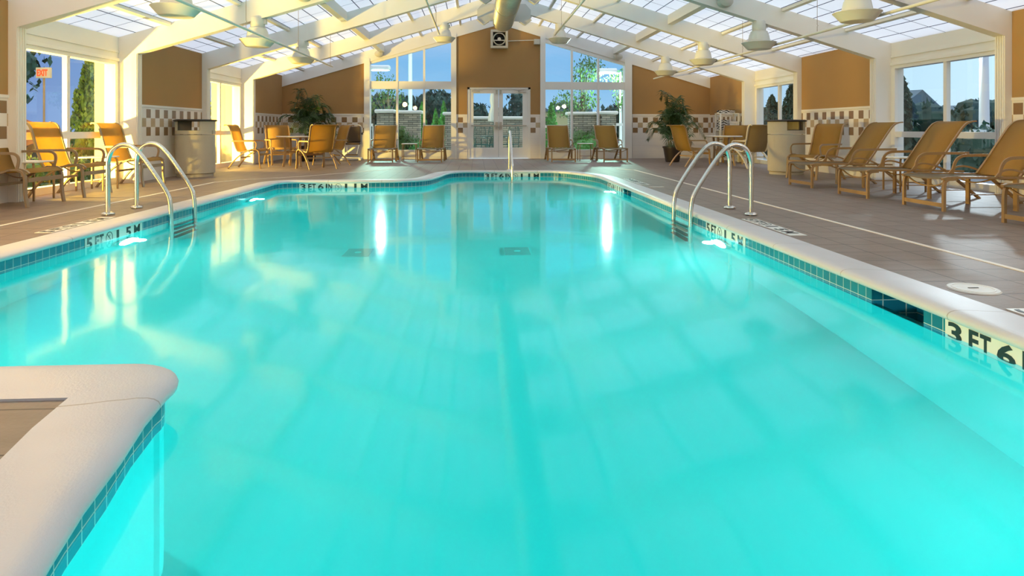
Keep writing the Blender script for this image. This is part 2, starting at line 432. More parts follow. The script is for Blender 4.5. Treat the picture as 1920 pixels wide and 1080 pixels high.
# checked wall tiles: three rows of squares, white glazed blocks below
def checker(name, axis, u0):
    m, nt, out = newmat(name)
    tc = nd(nt, 'ShaderNodeTexCoord'); s = nd(nt, 'ShaderNodeSeparateXYZ'); L(nt, tc, 'Object', s, 0)
    u = mth(nt, 'SUBTRACT', (s, axis), u0); S = 0.1585
    iu = mth(nt, 'FLOOR', mth(nt, 'DIVIDE', u, S)); iz = mth(nt, 'FLOOR', mth(nt, 'DIVIDE', mth(nt, 'SUBTRACT', (s, 2), 0.785), S))
    par = mth(nt, 'FLOORED_MODULO', mth(nt, 'ADD', iu, iz), 2.0)
    inb = mth(nt, 'MULTIPLY', mth(nt, 'GREATER_THAN', iz, -0.5), mth(nt, 'LESS_THAN', iz, 2.5))
    on = mth(nt, 'MULTIPLY', mth(nt, 'LESS_THAN', par, 0.5), inb)
    mid = mth(nt, 'LESS_THAN', mth(nt, 'ABSOLUTE', mth(nt, 'SUBTRACT', iz, 1.0)), 0.5)
    tcol = mixc(nt, mid, (0.26, 0.15, 0.07), (0.50, 0.37, 0.23))
    fu = mth(nt, 'FRACT', mth(nt, 'DIVIDE', u, S)); fz = mth(nt, 'FRACT', mth(nt, 'DIVIDE', mth(nt, 'SUBTRACT', (s, 2), 0.785), S))
    gr = mth(nt, 'MAXIMUM', mth(nt, 'LESS_THAN', fu, 0.02), mth(nt, 'LESS_THAN', fz, 0.02))
    gr2 = mth(nt, 'MULTIPLY', gr, inb)
    # big glazed blocks beneath
    fb = mth(nt, 'LESS_THAN', mth(nt, 'FRACT', mth(nt, 'DIVIDE', (s, 2), 0.20)), 0.02)
    fb2 = mth(nt, 'MULTIPLY', fb, mth(nt, 'SUBTRACT', 1.0, inb))
    c1 = mixc(nt, on, (0.80, 0.745, 0.68), tcol)
    c2 = mixc(nt, gr2, c1, (0.76, 0.72, 0.66)); c3 = mixc(nt, fb2, c2, (0.70, 0.64, 0.57))
    b = nd(nt, 'ShaderNodeBsdfPrincipled'); b.inputs['Roughness'].default_value = 0.22
    nt.links.new(c3[0].outputs[2], b.inputs['Base Color']); L(nt, b, 0, out, 0)
    MATS[name] = m
checker('check_tile_x', 0, -0.559); checker('check_tile_y', 1, 11.22)

# dry-stacked stone
m, nt, out = newmat('ledge_stone')
tc = nd(nt, 'ShaderNodeTexCoord'); mpn = nd(nt, 'ShaderNodeMapping'); mpn.inputs['Rotation'].default_value = (PI/2, 0, 0); L(nt, tc, 'Object', mpn, 0)
bt = nd(nt, 'ShaderNodeTexBrick'); bt.inputs['Scale'].default_value = 1; bt.inputs['Brick Width'].default_value = 0.32; bt.inputs['Row Height'].default_value = 0.075
bt.inputs['Mortar Size'].default_value = 0.008; bt.inputs['Bias'].default_value = 0.0
bt.inputs['Color1'].default_value = (0.46, 0.42, 0.32, 1); bt.inputs['Color2'].default_value = (0.24, 0.24, 0.19, 1); bt.inputs['Mortar'].default_value = (0.07, 0.07, 0.055, 1)
L(nt, mpn, 0, bt, 0)
b = nd(nt, 'ShaderNodeBsdfPrincipled'); b.inputs['Roughness'].default_value = 0.9; L(nt, bt, 0, b, 'Base Color')
bp = nd(nt, 'ShaderNodeBump'); bp.invert = True; bp.inputs['Distance'].default_value = 0.03; L(nt, bt, 1, bp, 'Height'); L(nt, bp, 0, b, 'Normal'); L(nt, b, 0, out, 0)
MATS['ledge_stone'] = m

# zebra towel
m, nt, out = newmat('towel_stripe')
tc = nd(nt, 'ShaderNodeTexCoord'); wv = nd(nt, 'ShaderNodeTexWave'); wv.inputs['Scale'].default_value = 6; wv.inputs['Distortion'].default_value = 9; wv.inputs['Detail'].default_value = 1
wv.bands_direction = 'Z'; L(nt, tc, 'Object', wv, 0)
gt = mth(nt, 'GREATER_THAN', (wv, 1), 0.55); cc = mixc(nt, gt, (0.02, 0.02, 0.02), (0.8, 0.77, 0.74))
b = nd(nt, 'ShaderNodeBsdfPrincipled'); b.inputs['Roughness'].default_value = 0.9; nt.links.new(cc[0].outputs[2], b.inputs['Base Color']); L(nt, b, 0, out, 0)
MATS['towel_stripe'] = m

# ------------------------------------------------------------------ room constants
CX = 0.73; HC = 6.43; HP = 6.53; HG = 6.75
FY = [-2.935, -0.144, 2.647, 5.438, 8.229, 11.02, 13.812, 16.603]
YF = 19.40; YN = -4.2; FD = 0.17
def zr(a): return 2.44 + 0.30 * (HG - abs(a))        # underside of roof panels at offset a
def zu(a): return zr(a) - 0.36                        # underside of the frames
WL, WR = CX - HG, CX + HG
GZ = -0.06                                            # ground outside

# ------------------------------------------------------------------ pool outline (tile face), counter-clockwise
def arcpts(cx, cy, r, a0, a1, n):
    return [(cx + r*math.cos(math.radians(a0+(a1-a0)*i/n)), cy + r*math.sin(math.radians(a0+(a1-a0)*i/n))) for i in range(n+1)]
TX = 2.36; TL = -3.40
SK = [(3.23, 3.67), (9.58, 10.04)]
outl = [(TX, -1.6), (TX, SK[0][0]), (TX, SK[0][1]), (TX, 6.6), (TX, SK[1][0]), (TX, SK[1][1]), (TX, 11.3)]
sm = smoothpath([(2.36, 11.3, 0), (2.36, 12.05, 0), (2.14, 12.75, 0), (1.80, 13.48, 0), (1.42, 13.555, 0)], 2)
outl += [(p.x, p.y) for p in sm[1:]]
sm = smoothpath([(0.10, 13.60, 0), (-0.35, 13.60, 0), (-0.60, 13.25, 0),
                 (-0.74, 12.2, 0), (-0.90, 11.50, 0), (-1.35, 11.24, 0), (-2.0, 11.24, 0)], 2)
outl += [(p.x, p.y) for p in sm]
outl += [(-3.0, 11.24)] + arcpts(-3.08, 10.92, 0.32, 90, 180, 8)[1:]
outl += [(TL, 8.0), (TL, 5.0), (TL, 2.49), (-1.40, 2.49)] + arcpts(-1.315, 2.28, 0.21, 90, -6, 9)
outl += [(-1.078, 2.05), (-1.03, 1.83), (-0.99, 1.59), (-0.945, 1.40), (-0.88, 1.15), (-0.80, 0.85), (-0.72, 0.4), (-0.70, -1.6)]
def clean(p):
    q = [p[0]]
    for a in p[1:]:
        if (Vector(a) - Vector(q[-1])).length > 0.01: q.append(a)
    return q
outl = clean(outl)
def offset(poly, d):   # d > 0 outwards (away from the water)
    n = len(poly); res = []
    for i in range(n):
        a, b, c = Vector(poly[i-1]), Vector(poly[i]), Vector(poly[(i+1) % n])
        e1 = (b-a).normalized(); e2 = (c-b).normalized()
        n1 = Vector((e1.y, -e1.x)); n2 = Vector((e2.y, -e2.x))
        m_ = (n1+n2)
        if m_.length < 1e-4: m_ = n1
        m_.normalize(); k = d / max(0.5, m_.dot(n1))
        res.append((b.x + m_.x*k, b.y + m_.y*k))
    return res
def sweep_outline(profile, name, mat, seg_ok=None, flipuv=False, smooth=True):
    rings = [offset(outl, o) for o, z in profile]; n = len(outl)
    ln = [0.0]
    for i in range(n): ln.append(ln[-1] + (Vector(outl[(i+1) % n]) - Vector(outl[i])).length)
    me = bpy.data.meshes.new(name); vs_ = []; fs = []; uvs = []
    pl = [0.0]
    for (o0, z0), (o1, z1) in zip(profile, profile[1:]): pl.append(pl[-1] + math.hypot(o1-o0, z1-z0))
    k = len(profile)
    for i in range(n):
        for q in range(k): vs_.append((rings[q][i][0], rings[q][i][1], profile[q][1]))
    for i in range(n):
        j = (i+1) % n
        if seg_ok and not seg_ok(outl[i], outl[j]): continue
        for q in range(k-1):
            fs.append((i*k+q, j*k+q, j*k+q+1, i*k+q+1))
            uvs += [(ln[i], pl[q]), (ln[i+1], pl[q]), (ln[i+1], pl[q+1]), (ln[i], pl[q+1])]
    me.from_pydata(vs_, [], fs); ul = me.uv_layers.new(name='UVMap')
    for i, u in enumerate(uvs): ul.data[i].uv = u
    if smooth:
        me.polygons.foreach_set('use_smooth', [True]*len(me.polygons)); me.set_sharp_from_angle(angle=math.radians(40))
    me.materials.append(MATS[mat]); o = bpy.data.objects.new(name, me); C.objects.link(o); return o
WZ = -0.115
def is_sk(a, b):
    return abs(a[0]-TX) < 1e-3 and abs(b[0]-TX) < 1e-3 and any(s0-0.02 <= (a[1]+b[1])/2 <= s1+0.02 and abs(a[1]-b[1]) < 0.6 for s0, s1 in SK)
o = sweep_outline([(0, -0.030), (0, -0.189)], 'pool_tile_band', 'pool_tile', lambda a, b: not is_sk(a, b)); struct(o)
o = sweep_outline([(0.004, -0.189), (0.004, -1.22)], 'pool_wall', 'plaster', smooth=False); struct(o)
cop = sweep_outline([(0.03, -0.036), (-0.014, -0.036), (-0.030, -0.032), (-0.041, -0.022), (-0.044, -0.008), (-0.038, 0.004), (-0.024, 0.013), (-0.004, 0.018), (0.03, 0.020), (0.12, 0.016), (0.268, 0.008), (0.275, -0.06)], 'pool_coping', 'coping_stone'); struct(cop)
def fill_poly(loops, z, name, mat):
    allp = [p for l in loops for p in l]
    tris = tessellate_polygon([[Vector((p[0], p[1], 0)) for p in l] for l in loops])
    mb = MB(); mb.add([(p[0], p[1], z) for p in allp], [tuple(t) for t in tris]); return mb.build(name, mat, smooth=False)
bot = struct(fill_poly([offset(outl, 0.02)], -1.20, 'pool_bottom', 'plaster'))
wat = fill_poly([offset(outl, -0.001)], WZ, 'pool_water', 'water')
tag(wat, 'still turquoise water filling the indoor pool', 'water', kind='stuff')
me = wat.data
if me.polygons[0].normal.z < 0: me.flip_normals()
deck = fill_poly([[(WL-0.1, YN), (WR+0.1, YN), (WR+0.1, YF), (WL-0.1, YF)], offset(outl, 0.26)], 0.0, 'floor', 'deck_stone'); struct(deck)
if deck.data.polygons[0].normal.z < 0: deck.data.flip_normals()

# pale expansion joints in the deck
def strip(pts, wdt, name):
    mb = MB(); pts = [Vector((p[0], p[1])) for p in pts]; l = []; r = []
    for i, p in enumerate(pts):
        t = (pts[min(i+1, len(pts)-1)] - pts[max(i-1, 0)]).normalized(); nn = Vector((-t.y, t.x)) * wdt/2
        l.append((p.x+nn.x, p.y+nn.y)); r.append((p.x-nn.x, p.y-nn.y))
    for i in range(len(pts)-1):
        a, b, c, d = l[i], l[i+1], r[i+1], r[i]
        mb.add([(a[0],a[1],0.003),(b[0],b[1],0.003),(c[0],c[1],0.003),(d[0],d[1],0.003),(a[0],a[1],-0.01),(b[0],b[1],-0.01),(c[0],c[1],-0.01),(d[0],d[1],-0.01)],
               [(0,1,2,3),(0,4,5,1),(3,2,6,7)])
    return struct(mb.build(name, 'joint_strip', smooth=False))
strip([(3.50, -3.5), (3.50, 13.9), (3.2, 14.35)], 0.045, 'trim_1')
strip([(-4.49, -3.5), (-4.46, 11.1), (-4.2, 11.6), (-3.36, 12.35), (-1.84, 14.53)], 0.045, 'trim_2')

# skimmer openings
def skimmer(y0, y1, label):
    t = thing('pool_skimmer', label, 'skimmer', (TX, (y0+y1)/2, -0.11), 0)
    h = (y1-y0)/2
    me_mb = MB(); d = 0.28
    me_mb.add([(0,-h,0.08),(0,h,0.08),(0,h,-0.079),(0,-h,-0.079),(d,-h,0.08),(d,h,0.08),(d,h,-0.2),(d,-h,-0.2)],
              [(4,5,6,7),(0,4,7,3),(1,2,6,5),(3,7,6,2),(0,1,5,4)])
    o = me_mb.build('recess', 'pool_tile', t, smooth=False)
    ul = o.data.uv_layers.new(name='UVMap')
    for p in o.data.polygons:
        for li in p.loop_indices:
            v = o.data.vertices[o.data.loops[li].vertex_index].co
            ul.data[li].uv = ((v.y + v.x) * 1.0 * 0.55, 0.08 - v.z)
    MB().box((-0.002, -h, 0.074), (0.004, h, 0.080)).build('edge_strip', 'sign_plate', t)
skimmer(SK[0][0], SK[0][1], 'tiled skimmer opening beside the near right depth numbers')
skimmer(SK[1][0], SK[1][1], 'tiled skimmer opening at the far end of the right pool wall')

# underwater lights: two real, the others added to fill the pool with light
for i, (x, y, z, s) in enumerate(POOL_LAMPS):
    if i in (0, 1):
        lab = 'round underwater light in the pool wall below the ' + ('left' if i == 0 else 'right') + ' five foot marking'
    else:
        lab = ['', '', 'added underwater fill light in the left pool wall near the far corner', 'added underwater fill light in the right pool wall near the far skimmer',
               'added underwater fill light in the right pool wall nearest the viewer', 'added underwater fill light in the left pool wall nearest the viewer'][i]
    t = thing('pool_light', lab, 'light', (x, y, z), 0, 'underwater pool lights')
    MB().lathe([(0.0, 0.035*s), (0.14, 0.030*s), (0.155, 0.0)], axis='x').build('lens', 'pool_lens', t)
    MB().lathe([(0.150, 0.0), (0.158, 0.034*s), (0.178, 0.02*s), (0.185, 0.0)], axis='x').build('rim', 'steel', t)

# main drains in the pool floor
for i, (x, y, lab) in enumerate([(-1.19, 6.5, 'square drain cover on the pool bottom, left of the pair'), (0.42, 6.5, 'square drain cover on the pool bottom, right of the pair')]):
    t = thing('drain_cover', lab, 'drain', (x, y, -1.20), 0, 'main drains on the pool bottom')
    mb = MB(); mb.box((-0.13, -0.17, 0), (0.13, 0.17, 0.02))
    mb.build('grate', 'drain_teal', t, bevel=0.004)
    MB().lathe([(0, 0.03), (0.03, 0.028), (0.035, 0.02)]).build('screw_cap', 'plaster', t)

# ------------------------------------------------------------------ lettering
def textmesh(s):
    cu = bpy.data.curves.new('lettering', 'FONT'); cu.body = s; cu.extrude = 0.012; cu.offset = 0.028; cu.resolution_u = 3
    o = bpy.data.objects.new('lettering', cu); C.objects.link(o)
    dg = bpy.context.evaluated_depsgraph_get(); me = bpy.data.meshes.new_from_object(o.evaluated_get(dg))
    vs_ = [v.co.copy() for v in me.vertices]; fs = [tuple(p.vertices) for p in me.polygons]
    bpy.data.objects.remove(o); bpy.data.curves.remove(cu); bpy.data.meshes.remove(me)
    return vs_, fs
TM = {}
def put_text(mb, s, x0, x1, y0, y1, zs=0.002):
    if s not in TM: TM[s] = textmesh(s)
    vs_, fs = TM[s]
    ax, bx = min(v.x for v in vs_), max(v.x for v in vs_); ay, by = min(v.y for v in vs_), max(v.y for v in vs_)
    zmax = max(v.z for v in vs_)
    mb.add([(x0 + (v.x-ax)/(bx-ax)*(x1-x0), y0 + (v.y-ay)/(by-ay)*(y1-y0), zs*(0.5+0.5*v.z/zmax)) for v in vs_], fs)
def ring(mb, cx, cy, r, wd, zs):
    mb.lathe([(r-wd, 0), (r-wd, zs), (r, zs), (r, 0)], (cx, cy, 0), 28)
    d = r*0.68
    mb.tube([(cx-d, cy+d, zs*0.5), (cx+d, cy-d, zs*0.5)], w=wd, h=zs)
    mb.tube([(cx-d*0.3, cy+d*0.1, zs*0.5), (cx+d*0.35, cy+d*0.65, zs*0.5)], w=wd*0.8, h=zs)
    mb.tube([(cx-d*0.7, cy-d*0.62, zs*0.5), (cx-d*0.1, cy-d*0.52, zs*0.5), (cx+d*0.5, cy-d*0.66, zs*0.5)], w=wd*0.6, h=zs)
T5 = [('5', 0.02, 0.10), ('FT', 0.145, 0.275), ('@', 0.31, 0.42), ('1', 0.485, 0.525), ('5', 0.645, 0.735), ('M', 0.79, 0.90)]
T3 = [('3', 0.02, 0.11), ('FT', 0.155, 0.285), ('6', 0.32, 0.42), ('IN', 0.455, 0.565), ('@', 0.615, 0.725), ('1', 0.785, 0.825), ('1', 0.945, 0.985), ('M', 1.06, 1.175)]
def marker(tokens, length, origin, d, up, label, hgt=0.10, y0=0.012, plate_h=0.159, kind_='wall'):
    """origin: lower-left start of the plate, d: reading direction, up: up direction, both world"""
    t = thing('depth_marker', label, 'sign', origin, 0, 'depth markings around the pool')
    d = Vector(d).normalized(); up = Vector(up).normalized(); nn = d.cross(up)
    Mx = Matrix((d, up, nn)).transposed().to_4x4(); t.matrix_world = Matrix.Translation(origin) @ Mx
    MB().box((0, 0, 0), (length, plate_h, 0.004)).build('plate', 'sign_plate', t)
    sy = MB(); fl = []
    for s, a, b_ in tokens:
        if len(s) == 2:
            q = (b_-a)*(0.40 if s == 'IN' else 0.52); wi = 0.028 if s == 'IN' else (b_-a)*0.44
            fl += [(s[0], a, a+wi), (s[1], a+q, b_)]
        else: fl.append((s, a, b_))
    for s, a, b_ in fl:
        if s == '@': ring(sy, (a+b_)/2, y0+hgt/2, hgt*0.54, 0.006, 0.006)
        else:
            mb = MB(); put_text(mb, s, a, b_, y0, y0+hgt, 0.003)
            mb.xf(Matrix.Translation((0, 0, 0.003))).build('numeral' if s.isdigit() else 'letter', 'letter_black', t, smooth=False)
    sy.build('no_diving_symbol', 'letter_black', t, smooth=False)
    return t
HB = -0.178; YB = 0.033
marker(T5, 0.95, (TL+0.0, 5.73, HB), (0, 1, 0), (0, 0, 1), 'five foot depth marking with no diving symbol on the left pool wall', y0=YB, plate_h=0.147)
marker(T5, 0.95, (TX-0.0, 6.40, HB), (0, -1, 0), (0, 0, 1), 'five foot depth marking with no diving symbol on the right pool wall', y0=YB, plate_h=0.147)
marker(T3, 1.2, (TX-0.0, 3.07, HB), (0, -1, 0), (0, 0, 1), 'large three foot six marking on the right pool wall nearest the viewer', y0=YB, plate_h=0.147)
marker(T3, 1.2, (-3.07, 11.24-0.0, HB), (1, 0, 0), (0, 0, 1), 'three foot six marking on the far left ledge wall', y0=YB, plate_h=0.147)
marker(T3, 1.2, (0.17, 13.596, HB), (1, -0.034, 0), (0, 0, 1), 'three foot six marking on the far curved wall behind the handrail', y0=YB, plate_h=0.147)
marker(T3, 1.2, (TX-0.0, 11.30, HB), (0, -1, 0), (0, 0, 1), 'three foot six marking on the right wall beside the far skimmer', y0=YB, plate_h=0.147)
# deck markers lie flat beside the coping
marker(T5, 0.98, (-3.71, 5.79, 0.0), (0, 1, 0), (-1, 0, 0), 'flat depth marker tiles in the left deck beside the ladder', hgt=0.11, y0=0.02, plate_h=0.15)
marker(T5, 1.0, (2.675, 6.28, 0.0), (0, -1, 0), (1, 0, 0), 'flat depth marker tiles in the right deck beside the ladder', hgt=0.11, y0=0.02, plate_h=0.15)
marker(T3, 1.3, (2.675, 3.07, 0.0), (0, -1, 0), (1, 0, 0), 'flat depth marker tiles in the right deck nearest the viewer', hgt=0.11, y0=0.02, plate_h=0.15)
marker(T3, 1.25, (2.675, 11.45, 0.0), (0, -1, 0), (1, 0, 0), 'flat depth marker tiles in the right deck by the far curve', hgt=0.11, y0=0.02, plate_h=0.15)
t = thing('deck_drain', 'round white lid set in the grey deck at right', 'drain cover', (2.83, 3.47, 0), 0)
MB().lathe([(0, 0.006), (0.125, 0.006), (0.132, 0.0)], n=40).build('lid', 'drain_white', t)
MB().lathe([(0.098, 0.0055), (0.10, 0.008), (0.104, 0.008), (0.106, 0.0055)], n=40).build('rim', 'pale_metal', t)
MB().box((-0.03, -0.004, 0.005), (0.03, 0.004, 0.0085)).build('finger_slot', 'black_plastic', t)
tag(MB().box((2.70, 9.77, 0.0), (2.93, 9.82, 0.008)).build('deck_plate', 'sign_plate'), 'short white strip set in the deck by the far skimmer', 'plate')

# ------------------------------------------------------------------ walls, windows
def side_bay(sgn, i, y0, y1, win, idx):
    """one bay of a side wall between frame y0 (far face) and y1 (near face of the next frame)"""
    X = lambda h: CX + sgn*h
    nm = 'wall_left' if sgn < 0 else 'wall_right'
    if win:
        g0, g1 = y0 + 0.10, y1 - 0.10
        zs, zrl0, zrl1, zt = 0.10, 0.765, 0.865, 1.985
        mb = MB()
        mb.box((X(HG-0.03), y0, zt+0.10), (X(HG+0.16), y1, 2.50))
        mb.box((X(HG-0.045), y0, zt+0.20), (X(HG-0.03), y1, zt+0.24))
        struct(mb.build(nm, 'white_paint', smooth=False))
        f = MB()
        f.box((X(HG-0.03), y0, -0.05), (X(HG+0.12), y1, zs)); f.box((X(HG-0.03), y0, zt), (X(HG+0.12), y1, zt+0.10))
        f.box((X(HG-0.035), y0, zs), (X(HG+0.12), g0, zt)); f.box((X(HG-0.035), g1, zs), (X(HG+0.12), y1, zt))
        f.box((X(HG-0.02), g0, zrl0), (X(HG+0.06), g1, zrl1))
        f.box((X(HG-0.05), y0, zt+0.06), (X(HG-0.03), y1, zt+0.11))
        ym = (y0+y1)/2 + 0.02
        fm = MB(); fm.box((X(HG-0.018), ym-0.035, zs), (X(HG+0.05), ym+0.035, zrl0)); fm.box((X(HG-0.018), ym-0.035, zrl1), (X(HG+0.05), ym+0.035, zt))
        w_ = thing('window_%d' % idx, ('left' if sgn < 0 else 'right') + ' side window', 'window', (0, 0, 0)); del w_['label']; del w_['category']; struct(w_)
        f.build('window_frame', 'white_frame', w_, smooth=False); fm.build('mullion', 'white_frame', w_, smooth=False)
        for a, b_ in ((g0, ym-0.035), (ym+0.035, g1)):
            for z0, z1 in ((zs, zrl0), (zrl1, zt)):
                MB().add([(X(HG+0.02), a, z0), (X(HG+0.02), b_, z0), (X(HG+0.02), b_, z1), (X(HG+0.02), a, z1)], [(0,1,2,3)]).build('pane', 'glass', w_, smooth=False)
    else:
        mb = MB(); mb.box((X(HP), y0, 1.33), (X(HP+0.25), y1, 2.56)); struct(mb.build(nm, 'stucco', smooth=False))
        mb = MB(); mb.box((X(HP), y0, -0.05), (X(HP+0.25), y1, 1.30)); struct(mb.build(nm, 'check_tile_y', smooth=False))
        mb = MB(); mb.box((X(HP-0.012), y0, 1.295), (X(HP+0.1), y1, 1.335)); struct(mb.build('trim_3', 'cap_tile', smooth=False))
widx = 1
edges = [YN] + FY + [YF]
for sgn in (-1, 1):
    for i in range(len(FY)+1):
        y0 = edges[i] + (FD if i > 0 else 0); y1 = edges[i+1]
        win = (i % 2 == 1)
        if win: side_bay(sgn, i, y0, y1, True, widx); widx += 1
        else: side_bay(sgn, i, y0, y1, False, 0)

# frames: column + rafters as one bent
for i, y in enumerate(FY):
    mb = MB()
    for s in (-1, 1):
        X = lambda a: CX + s*a
        mb.prism([(X(HC), -0.05), (X(HG+0.2), -0.05), (X(HG+0.2), zr(HG+0.2)), (X(HC), zr(HC))], 'y', y, y+FD)
        mb.prism([(X(HC), zu(HC)), (X(HC), zr(HC)), (X(0), zr(0)), (X(0), zu(0))], 'y', y, y+FD)
    o = struct(mb.build('trim_%d' % (10+i), 'beam_paint', smooth=False))
    # fluted inner strips on the columns
    for s in (-1, 1):
        fb = MB()
        for k in range(4): fb.box((CX+s*(HC-0.012), y+0.012+k*0.04, 0.0), (CX+s*HC, y+0.036+k*0.04, zu(HC)+0.01))
        struct(fb.build('trim_%d' % (20+i), 'white_frame', smooth=False))
    # octagonal ridge plate around the duct
    gp = MB()
    z0, z1 = 3.63, 4.18
    gp.prism([(CX-0.70, z0+0.13), (CX-0.54, z0), (CX-0.40, z0+0.09), (CX+0.40, z0+0.09), (CX+0.54, z0), (CX+0.70, z0+0.13), (CX+0.70, z1-0.16), (CX+0.56, z1), (CX-0.56, z1), (CX-0.70, z1-0.16)], 'y', y-0.02, y+0.0)
    for s in (-1, 1):
        gp.prism([(CX+s*0.40, z0+0.09), (CX+s*0.54, z0), (CX+s*0.53, z0-0.02), (CX+s*0.39, z0+0.07)], 'y', y-0.10, y)
        gp.prism([(CX+s*0.70, z0+0.13), (CX+s*0.54, z0), (CX+s*0.55, z0-0.02), (CX+s*0.72, z0+0.12)], 'y', y-0.10, y)
    struct(gp.build('trim_%d' % (30+i), 'plate_grey', smooth=False))

# roof panels, one sheet per slope
for s in (-1, 1):
    X = lambda a: CX + s*a
    mb = MB(); a1 = HG+0.25
    mb.add([(X(0), YN, zr(0)), (X(a1), YN, zr(a1)), (X(a1), YF+0.1, zr(a1)), (X(0), YF+0.1, zr(0))], [(0,1,2,3)])
    struct(mb.build('ceiling', 'roof_panel', smooth=False))
    # thin ribs and the deep purlin
    for k, a in enumerate((1.20, 2.37, 4.73, 5.89)):
        mb = MB(); dz = 0.30*0.03
        mb.prism([(X(a-0.03), zr(a-0.03)-0.001), (X(a+0.03), zr(a+0.03)-0.001), (X(a+0.03), zr(a+0.03)-0.05), (X(a-0.03), zr(a-0.03)-0.05)], 'y', YN, YF)
        struct(mb.build('trim_%d' % (40+k), 'beam_paint', smooth=False))
    mb = MB(); a = 3.55
    mb.prism([(X(a-0.06), zr(a-0.06)-0.001), (X(a+0.06), zr(a+0.06)-0.001), (X(a+0.06), 3.20), (X(a-0.06), 3.22)], 'y', YN, YF)
    struct(mb.build('trim_50', 'beam_paint', smooth=False))
# wall behind the camera
mb = MB(); a1 = HG+0.2
mb.prism([(CX-a1, -0.05), (CX+a1, -0.05), (CX+a1, zr(a1)), (CX, zr(0)), (CX-a1, zr(a1))], 'y', YN-0.15, YN)
struct(mb.build('wall_near', 'white_paint', smooth=False))

# far wall --------------------------------------------------------------
def zt(a): return 2.2 + 0.295*(HC-abs(a))
P = [(-1.325, 1.325), (-1.33, -1.33)]
# stucco: centre piece with the door opening, and two end pieces
xl, xr = -0.60, 1.96; dl, dr, dh = -0.267, 1.663, 2.18
mb = MB(); Y0, Y1 = YF, YF+0.25
mb.prism([(xl, 1.345), (dl, 1.345), (dl, dh), (dr, dh), (dr, 1.345), (xr, 1.345), (xr, zt(xr-CX)+0.1), (CX, zt(0)+0.1), (xl, zt(xl-CX)+0.1)], 'y', Y0, Y1)
struct(mb.build('wall_far', 'stucco', smooth=False))
for s in (-1, 1):
    a0, a1 = 4.09, HG+0.1
    mb = MB(); mb.prism([(CX+s*a0, 1.36), (CX+s*a1, 1.36), (CX+s*a1, zt(a1)+0.1), (CX+s*a0, zt(a0)+0.1)], 'y', Y0, Y1); struct(mb.build('wall_far', 'stucco', smooth=False))
    mb = MB(); mb.box((CX+s*a0, Y0, -0.05), (CX+s*a1, Y1, 1.33)); struct(mb.build('wall_far', 'check_tile_x', smooth=False))
    mb = MB(); mb.box((CX+s*a0, Y0-0.012, 1.32), (CX+s*a1, Y0+0.05, 1.365)); struct(mb.build('trim_60', 'cap_tile', smooth=False))
for a, b_ in ((xl, dl), (dr, xr)):
    mb = MB(); mb.box((a, Y0, -0.05), (b_, Y1, 1.33)); struct(mb.build('wall_far', 'check_tile_x', smooth=False))
    mb = MB(); mb.box((a, Y0-0.01, 1.315), (b_, Y0+0.05, 1.35)); struct(mb.build('trim_61', 'cap_tile', smooth=False))
# white end rafter under the roof
mb = MB()
for s in (-1, 1):
    mb.prism([(CX+s*(HC+0.1), zt(HC+0.1)), (CX, zt(0)), (CX, zr(0)), (CX+s*(HG+0.1), zr(HG+0.1)), (CX+s*(HG+0.1), zt(HG+0.1))], 'y', Y0-0.03, Y1)
struct(mb.build('trim_62', 'beam_paint', smooth=False))
# pilasters beside the glazing, and far corner columns
mb = MB()
for x0, x1 in ((-3.37, -3.20), (-0.76, -0.60), (1.96, 2.12), (4.58, 4.80)):
    mb.box((x0, Y0-0.05, -0.05), (x1, Y1, zt((x0+x1)/2-CX)+0.12))
struct(mb.build('trim_63', 'white_frame', smooth=False))
# glazed bays
for k, (x0, x1) in enumerate(((-3.20, -0.76), (2.12, 4.58))):
    w_ = bpy.data.objects.new('window_%d' % (20+k), None); C.objects.link(w_); struct(w_)
    def zg(x): return 2.868 + (0.279*(x+3.194) if k == 0 else 0.279*(4.576-x)) - 0.0
    f = MB(); f.box((x0, Y0+0.0, -0.05), (x1, Y0+0.12, 0.272)); f.box((x0, Y0, 2.116), (x1, Y0+0.10, 2.353))
    f.prism([(x0, zg(x0)), (x1, zg(x1)), (x1, zt(x1-CX)+0.1), (x0, zt(x0-CX)+0.1)], 'y', Y0+0.0, Y0+0.12)
    f.build('window_frame', 'white_frame', w_, smooth=False)
    wd = (x1-x0)/3; xs = [x0, x0+wd, x0+2*wd, x1]
    for q in (1, 2):
        f = MB(); x = xs[q]; f.box((x-0.03, Y0-0.02, 0.272), (x+0.03, Y0+0.11, zg(x)+0.02)); f.build('mullion', 'white_frame', w_, smooth=False)
    for q in range(3):
        a, b_ = xs[q]+0.03, xs[q+1]-0.03
        MB().add([(a, Y0+0.06, 0.272), (b_, Y0+0.06, 0.272), (b_, Y0+0.06, 2.116), (a, Y0+0.06, 2.116)], [(0,1,2,3)]).build('pane', 'glass', w_, smooth=False)
        MB().add([(a, Y0+0.06, 2.353), (b_, Y0+0.06, 2.353), (b_, Y0+0.06, zg(b_)), (a, Y0+0.06, zg(a))], [(0,1,2,3)]).build('pane', 'glass', w_, smooth=False)
